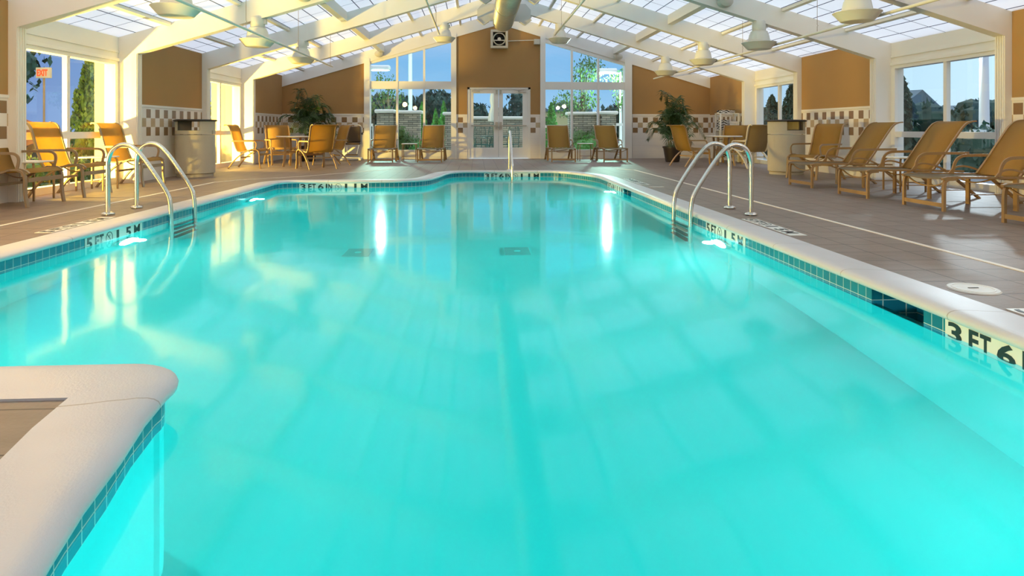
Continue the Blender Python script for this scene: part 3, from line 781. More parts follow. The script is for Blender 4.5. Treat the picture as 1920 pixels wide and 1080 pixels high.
# double door
dr_ = bpy.data.objects.new('door_1', None); C.objects.link(dr_); struct(dr_)
f = MB(); f.box((dl, Y0+0.02, 0), (dl+0.07, Y0+0.2, dh)); f.box((dr-0.07, Y0+0.02, 0), (dr, Y0+0.2, dh)); f.box((dl, Y0+0.02, dh-0.06), (dr, Y0+0.2, dh))
f.build('door_frame', 'white_frame', dr_, smooth=False)
dm = (dl+dr)/2 - 0.01
for s, (a, b_, ga, gb) in enumerate(((dl+0.07, dm-0.004, -0.08, 0.54), (dm+0.004, dr-0.07, 0.82, 1.425))):
    f = MB(); y0, y1 = Y0+0.05, Y0+0.10
    f.box((a, y0, 0.01), (ga, y1, dh-0.065)); f.box((gb, y0, 0.01), (b_, y1, dh-0.065)); f.box((ga, y0, 0.01), (gb, y1, 0.335)); f.box((ga, y0, 1.995), (gb, y1, dh-0.065))
    f.build('door_leaf', 'white_frame', dr_, smooth=False)
    MB().add([(ga, y0+0.025, 0.335), (gb, y0+0.025, 0.335), (gb, y0+0.025, 1.995), (ga, y0+0.025, 1.995)], [(0,1,2,3)]).build('pane', 'glass', dr_, smooth=False)
    MB().box((a+0.05, y0-0.075, 0.985), (b_-0.05, y0-0.035, 1.025)).build('push_bar', 'fan_grey', dr_)
    e = b_-0.06 if s == 0 else a+0.06
    h = MB(); h.box((e-0.035, y0-0.06, 0.90), (e+0.035, y0, 1.12)); h.box((e-0.025, y0-0.04, 1.98), (e+0.025, y0, 2.10)); h.build('latch', 'fan_grey', dr_)
    e2 = a+0.05 if s == 0 else b_-0.05; k = 1 if s == 0 else -1
    h = MB(); h.box((a+0.06 if s == 0 else b_-0.31, y0-0.05, 2.03), (a+0.31 if s == 0 else b_-0.06, y0, 2.09))
    h.tube([(e2+k*0.2, y0-0.06, 2.07), (e2+k*0.42, y0-0.14, 2.10), (e2+k*0.62 if s == 0 else e2-0.05, y0-0.02, 2.12)], w=0.02, h=0.01); h.build('closer', 'pale_metal', dr_)

# ------------------------------------------------------------------ duct, fan, pipes, lamps, speakers
t = thing('air_duct', 'round spiral metal air duct hanging under the ridge', 'duct', (CX, 0, 3.83))
prof = []; y = -3.5
mb = MB(); pts = []; rr = []
while y < 17.25:
    pts += [(0, y, 0), (0, y+0.10, 0), (0, y+0.108, 0), (0, y+0.116, 0)]; rr += [0.275, 0.275, 0.283, 0.275]; y += 0.125
mb.tube(pts, r=rr, n=32); mb.build('pipe', 'galvanised', t)
mb = MB()
for y in (2.6, 8.3, 14.9): mb.tube([(0, y, 0), (0, y+0.05, 0)], r=0.292, n=32)
mb.build('coupling', 'galvanised', t)
mb = MB(); mb.lathe([(0.255, 17.25), (0.26, 17.30), (0.20, 17.31), (0.0, 17.31)], axis='y', n=32); mb.build('end_cap', 'galvanised', t)

t = thing('exhaust_fan', 'square grey exhaust fan on the ochre gable wall', 'fan', (0.70, YF-0.0, 3.63))
mb = MB()
for a in ((-0.26, -0.28, 0.26, -0.21), (-0.26, 0.21, 0.26, 0.28), (-0.26, -0.21, -0.19, 0.21), (0.19, -0.21, 0.26, 0.21)):
    mb.box((a[0], -0.22, a[1]), (a[2], 0, a[3]))
mb.build('housing', 'fan_grey', t, bevel=0.008)
MB().box((-0.20, -0.03, -0.22), (0.20, -0.005, 0.22)).build('back_plate', 'black_plastic', t)
mb = MB(); mb.lathe([(0.165, -0.21), (0.185, -0.21), (0.20, -0.17), (0.165, -0.17)], axis='y', n=28); mb.build('shroud', 'fan_grey', t)
MB().box((-0.19, -0.20, -0.055), (0.19, -0.18, -0.03)).build('crossbar', 'pale_metal', t)
MB().lathe([(0, -0.19), (0.05, -0.19), (0.055, -0.1), (0, -0.1)], axis='y').build('motor', 'pale_metal', t)
for k in range(4):
    a = k*PI/2+0.5
    MB().grid([[(0.04*math.cos(a), -0.13, 0.04*math.sin(a)), (0.15*math.cos(a-0.3), -0.15, 0.15*math.sin(a-0.3))],
               [(0.04*math.cos(a+0.8), -0.11, 0.04*math.sin(a+0.8)), (0.15*math.cos(a+0.5), -0.10, 0.15*math.sin(a+0.5))]]).build('blade', 'black_plastic', t, solid=0.003)
t = thing('junction_box', 'small pale box and conduit right of the exhaust fan', 'electrical box', (1.85, YF-0.0, 3.56))
MB().box((-0.09, -0.16, -0.08), (0.09, 0, 0.08)).build('box', 'speaker_grey', t, bevel=0.01)
MB().tube([(-0.88, -0.03, 0.03), (-0.09, -0.03, 0.06)], r=0.012).build('conduit', 'pipe_paint', t)

def lamp(loc, label):
    t = thing('high_bay_lamp', label, 'ceiling lamp', loc, 0, 'high bay lamps under the rafters')
    MB().lathe([(0, 0.42), (0.10, 0.42), (0.115, 0.40), (0.12, 0.25), (0.115, 0.24), (0.0, 0.24)]).build('ballast_housing', 'lamp_enamel', t)
    MB().lathe([(0.10, 0.245), (0.145, 0.23), (0.15, 0.20), (0.165, 0.18), (0.19, 0.06), (0.185, 0.05), (0.0, 0.05)]).build('reflector', 'lamp_enamel', t)
    MB().lathe([(0.185, 0.055), (0.295, 0.035), (0.30, 0.028), (0.293, 0.022), (0.20, -0.085), (0.0, -0.092)], n=36).build('rim', 'lamp_enamel', t)
    mb = MB(); mb.tube([(0, 0, 0.42), (0, 0, 0.50)], r=0.008); mb.lathe([(0.014, 0), (0.022, 0.008), (0.014, 0.016)], (0, 0, 0.47)); mb.build('hook', 'taupe_metal', t)
    MB().box((0.09, -0.04, 0.30), (0.15, 0.04, 0.38)).build('terminal_box', 'lamp_enamel', t)
    MB().lathe([(0, -0.094), (0.185, -0.089), (0.19, -0.084)], n=32).build('lens', 'bulb', t)
    return t
LAMPS = [(-3.73, 8.15, 2.40, 'large lamp at top left, nearest on the left pipe'), (-3.73, 11.1, 2.40, 'middle lamp of three on the left pipe'),
         (-3.75, 13.9, 2.40, 'smallest farthest lamp on the left pipe'), (-0.83, 16.69, 3.26, 'lamp hanging over the left far window beside the ochre gable'),
         (2.20, 16.69, 3.26, 'lamp hanging over the right far window beside the ochre gable'), (5.04, 8.15, 2.42, 'large lamp at top right, nearest on the right pipe'),
         (5.05, 11.1, 2.42, 'second lamp from the right on the right pipe'), (5.05, 13.9, 2.42, 'third lamp from the right on the right pipe'),
         (5.04, 16.69, 2.42, 'farthest lamp on the right pipe above the potted palm')]
LAMPS += [(a[0], a[1], a[2], 'added fill lamp above or behind the viewer on the ' + ('left' if a[0] < 0 else 'right') + (' pipe, nearer the windows' if a[1] > 0 else ' pipe, nearer the entrance')) for a in FILL_LAMPS]
l0 = None
for x, y, z, lab in LAMPS:
    lab = 'white round ' + lab
    if l0 is None: l0 = lamp((x, y, z), lab)
    else: dup(l0, (x, y, z), R.uniform(-0.4, 0.4), lab)
PIPES = [(-3.73, 2.40, 0.5, 15.4, 'thin white pipe running past the left row of lamps'), (5.05, 2.42, 0.5, 18.9, 'thin white pipe running past the right row of lamps'),
         (-0.95, 3.36, 0.5, 16.5, 'thin white pipe left of the duct ending at a lamp'), (2.05, 3.36, 0.5, 16.5, 'thin white pipe right of the duct ending at a lamp')]
for x, z, y0, y1, lab in PIPES:
    t = thing('sprinkler_pipe', lab, 'pipe', (x, 0, z+0.0), 0, 'white pipes under the roof')
    MB().tube([(0.30 if x == 5.05 or x == -3.73 else 0, y0, 0.0), (0.30 if x == 5.05 or x == -3.73 else 0, y1, 0.0)], r=0.022, n=12).build('pipe', 'pipe_paint', t)
    for y in (6.9, 9.7, 12.5, 15.2):
        dx = 0.30 if x in (5.05, -3.73) else 0
        if y < y1: MB().tube([(dx, y, 0.02), (dx, y, 0.10), (dx+0.012, y, 0.115), (dx, y, 0.13), (dx, y, zr(x+dx-CX)-z-0.0)], r=0.004, n=6).build('hanger', 'taupe_metal', t)
SPK = [(-2.90, YF-0.19, 3.16, 'round grey speaker under the left far window corner beam'), (4.34, YF-0.19, 3.12, 'round grey speaker under the right far window corner beam'),
       (4.38, 11.02-0.065, 3.15, 'round white speaker on the rafter above the right ladder'), (-2.92, 11.02-0.065, 3.17, 'round white speaker on the rafter above the left deck')]
for x, y, z, lab in SPK:
    t = thing('round_speaker', lab, 'speaker', (x, y, z), 0, 'round speakers on the beams')
    MB().lathe([(0, -0.09), (0.07, -0.085), (0.12, -0.06), (0.135, 0.0), (0.135, 0.06), (0.0, 0.06)], axis='y', sy=0.75).build('body', 'speaker_grey', t)
    if y > 15: MB().box((-0.02, 0.05, 0.0), (0.02, 0.19, 0.05)).build('bracket', 'speaker_grey', t)

# ------------------------------------------------------------------ furniture
def sling_chair(label, frame='bronze', cloth='sling', group='high-back sling chairs'):
    """front of the seat at x=0 facing -x, back at +x"""
    t = thing('sling_chair', label, 'chair', (0, 0, 0), 0, group)
    W = 0.30
    # seat and backrest fabric
    seat = smoothpath([(-0.02, 0, 0.395), (0.02, 0, 0.43), (0.10, 0, 0.445), (0.30, 0, 0.405), (0.48, 0, 0.375)], 2)
    MB().grid([[(p.x, s*(W-0.015), p.z) for s in (-1, 0, 1)] for p in seat]).build('seat', cloth, t, solid=0.006)
    back = smoothpath([(0.48, 0, 0.375), (0.53, 0, 0.44), (0.60, 0, 0.66), (0.66, 0, 0.90), (0.70, 0, 0.985), (0.78, 0, 1.01), (0.80, 0, 0.99)], 2)
    MB().grid([[(p.x, s*(W-0.02), p.z) for s in (-1, 0, 1)] for p in back]).build('backrest', cloth, t, solid=0.006)
    for s in (-1, 1):
        y = s*W
        MB().tube(smoothpath([(0.80, y, 0.985), (0.78, y, 1.01), (0.70, y, 0.985), (0.66, y, 0.90), (0.60, y, 0.66), (0.53, y, 0.44), (0.48, y, 0.375), (0.30, y, 0.405), (0.10, y, 0.445), (0.02, y, 0.43), (-0.02, y, 0.39)], 2), w=0.022, h=0.03, up=(0, 1, 0)).build('side_rail', frame, t)
        yo = s*(W+0.025)
        MB().tube(smoothpath([(-0.02, yo, 0), (0.01, yo, 0.18), (0.0, yo, 0.36), (0.06, yo, 0.435), (0.18, yo, 0.435)], 2), w=0.022, h=0.045, up=(0, 1, 0)).build('leg', frame, t)
        MB().tube(smoothpath([(0.16, yo, 0.44), (0.34, yo, 0.38), (0.56, yo, 0.20), (0.70, yo, 0.0)], 2), w=0.022, h=0.045, up=(0, 1, 0)).build('leg', frame, t)
        MB().tube(smoothpath([(0.10, yo, 0.44), (0.07, yo, 0.56), (0.11, yo, 0.625), (0.22, yo, 0.63), (0.62, yo, 0.63)], 2), w=0.03, h=0.016, up=(0, 1, 0)).build('armrest', frame, t)
    MB().tube([(0.0, -W, 0.315), (0.0, W, 0.315)], w=0.03, h=0.05).build('stretcher', frame, t)
    mb = MB(); mb.tube([(0.42, -W, 0.25), (0.42, W, 0.25)], w=0.02, h=0.03)
    mb.tube(smoothpath([(0.25, -W, 0.40), (0.25, -W*0.5, 0.34), (0.25, 0, 0.32), (0.25, W*0.5, 0.34), (0.25, W, 0.40)], 2), r=0.008, n=6)
    mb.build('cross_brace', frame, t)
    return t
def chaise(label, frame='bronze', cloth='sling'):
    """foot end at x=0, head end towards +x"""
    t = thing('chaise_longue', label, 'lounger', (0, 0, 0), 0, 'sling loungers around the pool')
    W = 0.325; SZ = 0.375
    seat = smoothpath([(-0.02, 0, SZ-0.02), (0.04, 0, SZ), (0.45, 0, SZ-0.01), (0.90, 0, SZ-0.015)], 2)
    MB().grid([[(p.x, s*(W-0.015), p.z - 0.014*(s == 0)) for s in (-1, 0, 1)] for p in seat]).build('seat', cloth + '_grey' if cloth == 'sling' else cloth, t, solid=0.006)
    back = smoothpath([(0.90, 0, SZ-0.01), (1.00, 0, 0.50), (1.18, 0, 0.76), (1.33, 0, 0.97), (1.42, 0, 1.01), (1.49, 0, 1.015)], 2)
    MB().grid([[(p.x, s*(W-0.03), p.z) for s in (-1, 0, 1)] for p in back]).build('backrest', cloth, t, solid=0.006)
    for s in (-1, 1):
        y = s*W
        MB().tube(smoothpath([(-0.02, y, SZ-0.02), (0.05, y, SZ), (0.9, y, SZ-0.01), (1.3, y, SZ-0.02)], 1), w=0.025, h=0.035, up=(0, 1, 0)).build('side_rail', frame, t)
        yb = s*(W-0.018)
        MB().tube(smoothpath([(0.90, yb, SZ), (1.00, yb, 0.50), (1.18, yb, 0.76), (1.33, yb, 0.97), (1.42, yb, 1.01), (1.49, yb, 1.015)], 2), w=0.02, h=0.028, up=(0, 1, 0)).build('back_rail', frame, t)
        MB().tube(smoothpath([(0.0, y, 0.0), (0.0, y, 0.28), (0.02, y, 0.35), (0.14, y, 0.355)], 2), w=0.03, h=0.032, up=(0, 1, 0)).build('leg', frame, t)
        yo = s*(W+0.02)
        MB().tube([(0.82, yo, 0.0), (0.82, yo, 0.36)], w=0.022, h=0.055, up=(0, 1, 0)).build('leg', frame, t)
        MB().tube([(1.05, yo, 0.36), (1.50, yo, 0.0)], w=0.022, h=0.05, up=(0, 1, 0)).build('leg', frame, t)
        MB().tube(smoothpath([(0.62, yo, 0.375), (0.66, yo, 0.53), (0.74, yo, 0.585), (0.84, yo, 0.59), (1.36, yo, 0.595)], 2), w=0.034, h=0.016, up=(0, 1, 0)).build('armrest', frame, t)
        MB().tube(smoothpath([(0.58, yo, 0.37), (0.64, yo, 0.44), (0.74, yo, 0.465), (0.88, yo, 0.44), (1.04, yo, 0.37)], 2), w=0.022, h=0.014, up=(0, 1, 0)).build('side_loop', frame, t)
        MB().tube([(0.82, yo, 0.11), (1.36, yo, 0.11)], w=0.012, h=0.014, up=(0, 1, 0)).build('stretcher', frame, t)
    MB().tube([(0.0, -W, 0.065), (0.0, W, 0.065)], w=0.02, h=0.045).build('foot_bar', frame, t)
    MB().tube(smoothpath([(0.04, -W, 0.345), (0.05, -W*0.55, 0.27), (0.05, 0, 0.255), (0.05, W*0.55, 0.27), (0.04, W, 0.345)], 2), w=0.014, h=0.014).build('sag_bar', frame, t)
    mb = MB(); mb.tube([(0.84, -W, 0.345), (0.84, W, 0.345)], w=0.03, h=0.03); mb.tube([(1.2, -W, 0.25), (1.2, W, 0.25)], w=0.02, h=0.02)
    mb.tube(smoothpath([(0.60, -W, 0.36), (0.60, 0, 0.27), (0.60, W, 0.36)], 2), r=0.009, n=6); mb.build('cross_brace', frame, t)
    return t
def side_table(label, loc, rz=0, h=0.50, w=0.21, frame='bronze', top='table_white'):
    t = thing('side_table', label, 'table', loc, rz, 'small side tables between seats')
    MB().box((-w, -w, h-0.022), (w, w, h)).build('tabletop', top, t, bevel=0.008)
    for a in (-1, 1):
        for b_ in (-1, 1):
            MB().tube(smoothpath([(a*(w-0.02), b_*(w-0.02), 0), (a*(w-0.02), b_*(w-0.02), h-0.06), (a*(w-0.05), b_*(w-0.05), h-0.022)], 1), w=0.02, h=0.02).build('leg', frame, t)
    MB().tube([(-w+0.03, -w+0.02, 0.14), (w-0.03, -w+0.02, 0.14)], r=0.007).build('stretcher', frame, t)
    return t
def round_table(label, loc):
    t = thing('round_table', label, 'table', loc, 0.4, 'round white poolside tables')
    MB().lathe([(0, 0.70), (0.40, 0.70), (0.44, 0.715), (0.45, 0.725), (0.44, 0.735), (0, 0.74)], n=40).build('tabletop', 'table_white', t)
    for k in range(4):
        a = k*PI/2+0.3
        MB().tube(smoothpath([(0.30*math.cos(a), 0.30*math.sin(a), 0), (0.24*math.cos(a), 0.24*math.sin(a), 0.35), (0.28*math.cos(a), 0.28*math.sin(a), 0.70)], 2), w=0.05, h=0.03).build('leg', 'bronze', t)
    mb = MB()
    for k in range(2):
        a = k*PI/2+0.3
        mb.tube([(0.25*math.cos(a), 0.25*math.sin(a), 0.36+0.02*k), (-0.25*math.cos(a), -0.25*math.sin(a), 0.36+0.02*k)], r=0.012)
    mb.build('brace', 'bronze', t)
    return t

# left deck: three chairs facing the pool
g1 = 'high-back sling chairs'
c0 = sling_chair('high-back yellow sling chair cut off by the left picture edge', 'taupe_metal')
c0.location = (-5.20, 7.98, 0); c0.rotation_euler = (0, 0, PI)
CH = [(-5.22, 9.07, PI+0.03, 'high-back yellow sling chair against the left window, middle of three facing the pool'),
      (-5.22, 10.60, PI-0.02, 'high-back yellow sling chair on the left deck, nearest the trash receptacle')]
for x, y, rz, lab in CH: dup(c0, (x, y, 0), rz, lab)
# chairs around the left round table
TLC = (-4.38, 15.70); TRC = (6.20, 15.62)
def face(x, y, c, extra=0.0):   # chair faces -x locally; rotate so it looks to c
    return math.atan2(c[1]-y, c[0]-x) + PI + extra
cb = sling_chair('yellow sling chair at the left round table, its side seen beside the bright column', 'bronze')
def seat_at(bx, by, c, lab, src, extra=0.0):
    """bx,by: position of the seat centre"""
    rz = face(bx, by, c, extra); d = 0.3
    lx, ly = bx - d*math.cos(rz), by - d*math.sin(rz)
    if src is None: return rz, (lx, ly, 0)
    return dup(src, (lx, ly, 0), rz, lab)
rz, l_ = seat_at(-5.28, 15.25, TLC, '', None, -0.45); cb.location = l_; cb.rotation_euler = (0, 0, rz)
seat_at(-4.98, 16.60, TLC, 'yellow sling chair behind the left round table facing the viewer', cb)
seat_at(-3.66, 14.80, TLC, 'brown sling chair at the left round table with its back to the pool', cb)
seat_at(-3.66, 16.20, TLC, 'yellow sling chair at the left round table nearest the pool lift seat', cb)
round_table('round white table among four yellow chairs at left', (TLC[0], TLC[1], 0))
seat_at(5.28, 15.35, TRC, 'orange-yellow sling chair in front of the right potted palm', cb)
seat_at(6.72, 16.35, TRC, 'sling chair behind the right round table beside the towel rack', cb)
cw = sling_chair('dark sling chair with pale legs at the right round table near the window', 'pale_metal', 'sling_grey')
rz, l_ = seat_at(6.42, 14.62, TRC, '', None); cw.location = l_; cw.rotation_euler = (0, 0, rz)
round_table('round white table between the right potted palm and the towel rack', (TRC[0], TRC[1], 0))

# right deck: loungers facing the pool
ch0 = chaise('sling lounger on the right deck nearest the trash receptacle'); ch0.location = (5.14, 9.81, 0); ch0.rotation_euler = (0, 0, 0.03)
CL = [(5.10, 8.34, 0.0, 'tall-backed sling lounger on the right deck, second from the trash receptacle'),
      (5.16, 7.07, 0.0, 'sling lounger on the right deck whose back meets the right picture edge'),
      (5.13, 5.58, 0.0, 'sling lounger on the right deck cut off at its foot by the picture edge'),
      (-2.585, 17.36, PI/2+0.03, 'sling lounger before the left far window, beside the pool lift'),
      (-1.265, 17.42, PI/2-0.02, 'sling lounger before the left far window, beside the ochre gable wall'),
      (2.40, 17.36, PI/2+0.0, 'sling lounger before the right far window, beside the double doors'),
      (3.83, 17.28, PI/2+0.03, 'sling lounger before the right far window, nearer the potted palm')]
for x, y, rz, lab in CL: dup(ch0, (x, y, 0), rz, lab)
corner = dup(cb, (5.90, 11.22, 0), 0.35, 'short sling chair between the right trash receptacle and the loungers')
st0 = side_table('white-topped side table on the right deck between two loungers', (6.30, 9.03, 0))
ST = [(-5.75, 8.52, 0.5, 0.0, 'small side table behind the two nearest left chairs'), (-5.66, 9.85, 0.5, 0.0, 'small side table between the middle and last left chairs'),
      (-1.88, 18.15, 0.5, 0.0, 'small side table between the loungers at the left far window'), (3.13, 18.1, 0.5, 0.0, 'small side table between the loungers at the right far window'),
      (6.5, 6.33, 0.5, 0.0, 'small side table on the right deck by the picture edge')]
for x, y, h, rz, lab in ST: dup(st0, (x, y, 0), rz, lab)

# trash receptacles
def trash(label, loc, rz):
    t = thing('trash_receptacle', label, 'trash can', loc, rz, 'round stone trash receptacles')
    r = 0.35
    MB().lathe([(0, 0.0), (r-0.03, 0.0), (r-0.03, 0.05), (r, 0.07), (r, 0.79), (r-0.012, 0.80), (0.0, 0.80)], n=48).build('body', 'aggregate', t)
    mb = MB(); n = 48
    def wallseg(a0, a1, z0, z1, ri=0.31, ro=0.352):
        k = max(2, int((a1-a0)/8)); vs_ = []; fs = []
        for i in range(k+1):
            a = math.radians(a0+(a1-a0)*i/k)
            for rr_, z in ((ri, z0), (ro, z0), (ro, z1), (ri, z1)): vs_.append((rr_*math.cos(a), rr_*math.sin(a), z))
        for i in range(k):
            for q in range(4): fs.append((i*4+q, i*4+(q+1) % 4, (i+1)*4+(q+1) % 4, (i+1)*4+q))
        fs += [(0, 1, 2, 3), (k*4+3, k*4+2, k*4+1, k*4)]
        mb.add(vs_, fs)
    wallseg(0, 360, 0.81, 0.88)
    for a in (0, 180): wallseg(a-46, a+46, 0.88, 1.055)
    mb.build('hood', 'aggregate', t)
    MB().lathe([(0, 1.055), (0.365, 1.055), (0.385, 1.066), (0.385, 1.078), (0.35, 1.092), (0, 1.10)], n=48).build('lid', 'black_plastic', t)
    MB().lathe([(0, 0.882), (0.30, 0.882), (0.30, 0.84), (0, 0.84)], n=32).build('inner_tray', 'black_plastic', t)
    return t
t0 = trash('round stone trash receptacle with dark lid by the left wall', (-5.40, 12.57, 0), -0.15)
dup(t0, (6.25, 12.50, 0), 0.35, 'round yellow-lit stone trash receptacle with dark lid by the right wall')

# pool ladders
def ladder(label, loc, rz):
    """deck side at x=0, water side at -x"""
    t = thing('pool_ladder', label, 'ladder', loc, rz, 'chrome pool ladders')
    for s in (-1, 1):
        y = s*0.285
        p = [(0, y, 0.0), (0, y, 0.50)] + arc((-0.20, 0.50), 0.20, 0, 62, 6, y=y)
        p = [(0, y, 0.0), (0, y, 0.45), (0, y, 0.60), (-0.06, y, 0.72), (-0.20, y, 0.76), (-0.33, y, 0.66), (-0.52, y, 0.38), (-0.60, y, 0.25), (-0.64, y, 0.16), (-0.655, y, -0.05), (-0.655, y, -1.02)]
        MB().tube(smoothpath(p, 3), r=0.0235, n=16).build('rail', 'steel', t)
        MB().lathe([(0.0, 0.022), (0.03, 0.022), (0.062, 0.010), (0.066, 0.0)], (0, y, 0.012), n=28).build('flange', 'steel', t)
    for z in (-0.20, -0.45, -0.70, -0.95):
        MB().box((-0.70, -0.27, z-0.018), (-0.62, 0.27, z)).build('tread', 'steel_dark', t, bevel=0.005)
    return t
l0_ = ladder('chrome ladder on the right pool edge beside the deck loungers', (2.90, 6.845, 0), 0)
dup(l0_, (-3.90, 7.26, 0), PI, 'chrome ladder on the left pool edge by the yellow chairs')
# centre handrail
t = thing('handrail', 'single steel handrail at the far curved end of the pool', 'handrail', (0.735, 13.98, 0), 0)
MB().tube(smoothpath([(0, 0, 0), (0, 0, 0.55), (0, -0.02, 0.80), (0, -0.14, 0.88), (0, -0.34, 0.80), (0, -0.90, 0.35), (0, -1.05, 0.20), (0, -1.08, -0.1), (0, -1.08, -0.9)], 3), r=0.024, n=16).build('rail', 'steel', t)
MB().lathe([(0.0, 0.022), (0.03, 0.022), (0.062, 0.010), (0.066, 0.0)], (0, 0, 0.004), n=28).build('flange', 'steel', t)

# pool lift
t = thing('pool_lift', 'dark-seated white pool lift chair in the far left corner', 'pool lift', (-3.52, 18.55, 0), 0.1)
MB().box((-0.20, -0.10, 0.52), (0.20, -0.05, 0.98)).build('backrest', 'chair_vinyl', t, bevel=0.045)
MB().box((-0.20, -0.36, 0.46), (0.20, -0.05, 0.52)).build('seat', 'chair_vinyl', t, bevel=0.02)
MB().tube(smoothpath([(-0.22, 0, 0.46), (-0.22, 0, 0.95), (-0.16, 0, 1.03), (0.16, 0, 1.03), (0.22, 0, 0.95), (0.22, 0, 0.46)], 2), r=0.018).build('back_frame', 'pale_metal', t)
for s in (-1, 1):
    MB().tube([(s*0.25, 0, 0.76), (s*0.25, -0.28, 0.76)], r=0.016).build('armrest', 'black_plastic', t)
    MB().tube([(s*0.21, 0, 0.78), (s*0.26, 0, 0.78)], r=0.03).build('arm_joint', 'black_plastic', t)
    MB().tube([(s*0.17, -0.30, 0.47), (s*0.13, -0.52, 0.20)], r=0.012).build('foot_strut', 'pale_metal', t)
MB().box((-0.15, -0.62, 0.17), (0.15, -0.46, 0.20)).build('footrest', 'chair_vinyl', t, bevel=0.006)
mb = MB(); mb.tube([(-0.35, 0.02, 0.05), (0.25, 0.02, 0.05)], w=0.08, h=0.08); mb.tube([(-0.30, 0.0, 0.05), (-0.30, -0.45, 0.05)], w=0.07, h=0.06); mb.tube([(0.2, 0.0, 0.05), (0.2, -0.45, 0.05)], w=0.07, h=0.06)
mb.build('base', 'white_frame', t, bevel=0.01)
MB().tube([(-0.28, 0.03, 0.08), (-0.30, 0.05, 0.9)], w=0.07, h=0.07).build('mast', 'white_frame', t, bevel=0.008)
MB().tube([(-0.28, 0.0, 0.16), (0.05, -0.1, 0.40)], w=0.05, h=0.05).build('lift_arm', 'white_frame', t)

# towel rack with towels
t = thing('towel_rack', 'white towel rack in the right far corner', 'rack', (6.90, 17.15, 0), 0)
for a in (-1, 1):
    for b_ in (-1, 1): MB().box((a*0.25-0.018, b_*0.17-0.018, 0), (a*0.25+0.018, b_*0.17+0.018, 1.34)).build('post', 'white_frame', t)
for z in (0.12, 0.50, 0.86): MB().box((-0.25, -0.17, z), (0.25, 0.17, z+0.02)).build('shelf', 'white_frame', t)
MB().box((-0.27, -0.19, 1.32), (0.27, 0.19, 1.34)).build('top_shelf', 'white_frame', t)
MB().box((-0.25, 0.165, 0.1), (0.25, 0.175, 0.86)).build('back_panel', 'white_frame', t)
TOW = {}
def towel(nm, loc, w_, d_, h_, mat, lab, n=3):
    th = h_/n
    for k in range(n):
        prof = smoothpath([(-d_/2, 0, 0), (d_/2-0.02, 0, 0), (d_/2, 0, th*0.45), (d_/2-0.02, 0, th*0.92), (-d_/2, 0, th*0.92)], 2)
        mb = MB(); mb.prism([(p.x, p.z) for p in prof], 'x', -w_/2, w_/2)
        o = mb.build(nm, mat); o.rotation_euler = (0, 0, R.uniform(-0.05, 0.05)); o.location = (loc[0]+R.uniform(-0.01, 0.01), loc[1], loc[2]+k*th)
        pos = '' if n == 1 else [', bottom of its stack', ', second from the bottom', ', third from the bottom', ', top of its stack'][k if k < n-1 else 3]
        tag(o, lab + pos, 'towel', 'towels on the white rack')
towel('striped_towel', (6.79, 17.15, 0.881), 0.24, 0.28, 0.28, 'towel_stripe', 'folded striped towel on the upper shelf of the rack', 4)
towel('white_towel', (7.04, 17.15, 0.881), 0.22, 0.28, 0.24, 'towel_white', 'folded white towel on the upper shelf of the rack', 4)
towel('striped_towel', (6.86, 17.15, 1.341), 0.40, 0.30, 0.09, 'towel_stripe', 'flat striped towel on top of the white rack', 1)
towel('striped_towel', (6.80, 17.15, 0.141), 0.26, 0.28, 0.22, 'towel_stripe', 'folded striped towel on the lowest shelf of the rack', 3)

# potted palms
def palm(label, loc, H, nf, seed, spread):
    rr = random.Random(seed)
    t = thing('potted_palm', label, 'plant', loc, rr.uniform(0, 6), 'potted palms by the far wall')
    MB().lathe([(0, 0), (0.17, 0), (0.19, 0.02), (0.25, 0.38), (0.27, 0.38), (0.27, 0.43), (0.245, 0.43), (0.235, 0.39), (0, 0.39)], n=28).build('pot', 'pot', t)
    MB().lathe([(0, 0.395), (0.235, 0.39)], n=20).build('soil', 'soil', t)
    mb = MB()
    tops = []
    for k in range(5):
        a = k*2*PI/5+rr.uniform(-0.3, 0.3); r0 = 0.05; h = H*rr.uniform(0.30, 0.55)
        tp = (0.13*math.cos(a), 0.13*math.sin(a), h); tops.append(tp)
        mb.tube([(r0*math.cos(a), r0*math.sin(a), 0.39), (r0*1.6*math.cos(a), r0*1.6*math.sin(a), h*0.6), tp], r=[0.018, 0.015, 0.010], n=6)
    mb.build('stem', 'palm_stem', t)
    for k in range(nf):
        a = rr.uniform(0, 2*PI); tp = tops[k % 5]; up = (k+0.5)/nf
        ln = H*rr.uniform(0.34, 0.46)*spread; rise = H*(0.08+0.34*up*up)+rr.uniform(-0.05, 0.05)
        outr = ln*(1.05-0.75*up); dr2 = outr*0.55*(1-up)
        p0 = Vector(tp); d = Vector((math.cos(a), math.sin(a), 0))
        pts = smoothpath([p0, p0+d*outr*0.25+Vector((0, 0, rise*0.7)), p0+d*outr*0.65+Vector((0, 0, rise*1.05)), p0+d*outr+Vector((0, 0, rise*0.75-dr2))], 3)
        mb = MB(); mb.tube(pts, r=[0.006*(1-0.7*i/len(pts)) for i in range(len(pts))], n=4)
        m_ = len(pts); side = Vector((-d.y, d.x, 0))
        for i in range(4, m_):
            f = i/m_; ll = ln*0.42*math.sin(PI*min(1, 0.18+f*0.82))**0.7*rr.uniform(0.8, 1.1)
            tg = (pts[min(i+1, m_-1)]-pts[i-1]).normalized()
            for s in (-1, 1):
                dd = (tg*0.75+side*s*0.8+Vector((0, 0, rr.uniform(-0.05, 0.2)))).normalized()
                q0 = pts[i]; q1 = q0+dd*ll*0.5+Vector((0, 0, -0.01)); q2 = q0+dd*ll+Vector((0, 0, -ll*0.38)); wv_ = tg*0.013
                mb.add([q0-wv_*0.4, q0+wv_*0.4, q1+wv_, q1-wv_, q2], [(0, 1, 2, 3), (3, 2, 4)])
        mb.build('frond', 'palm_leaf', t, smooth=False)
    return t
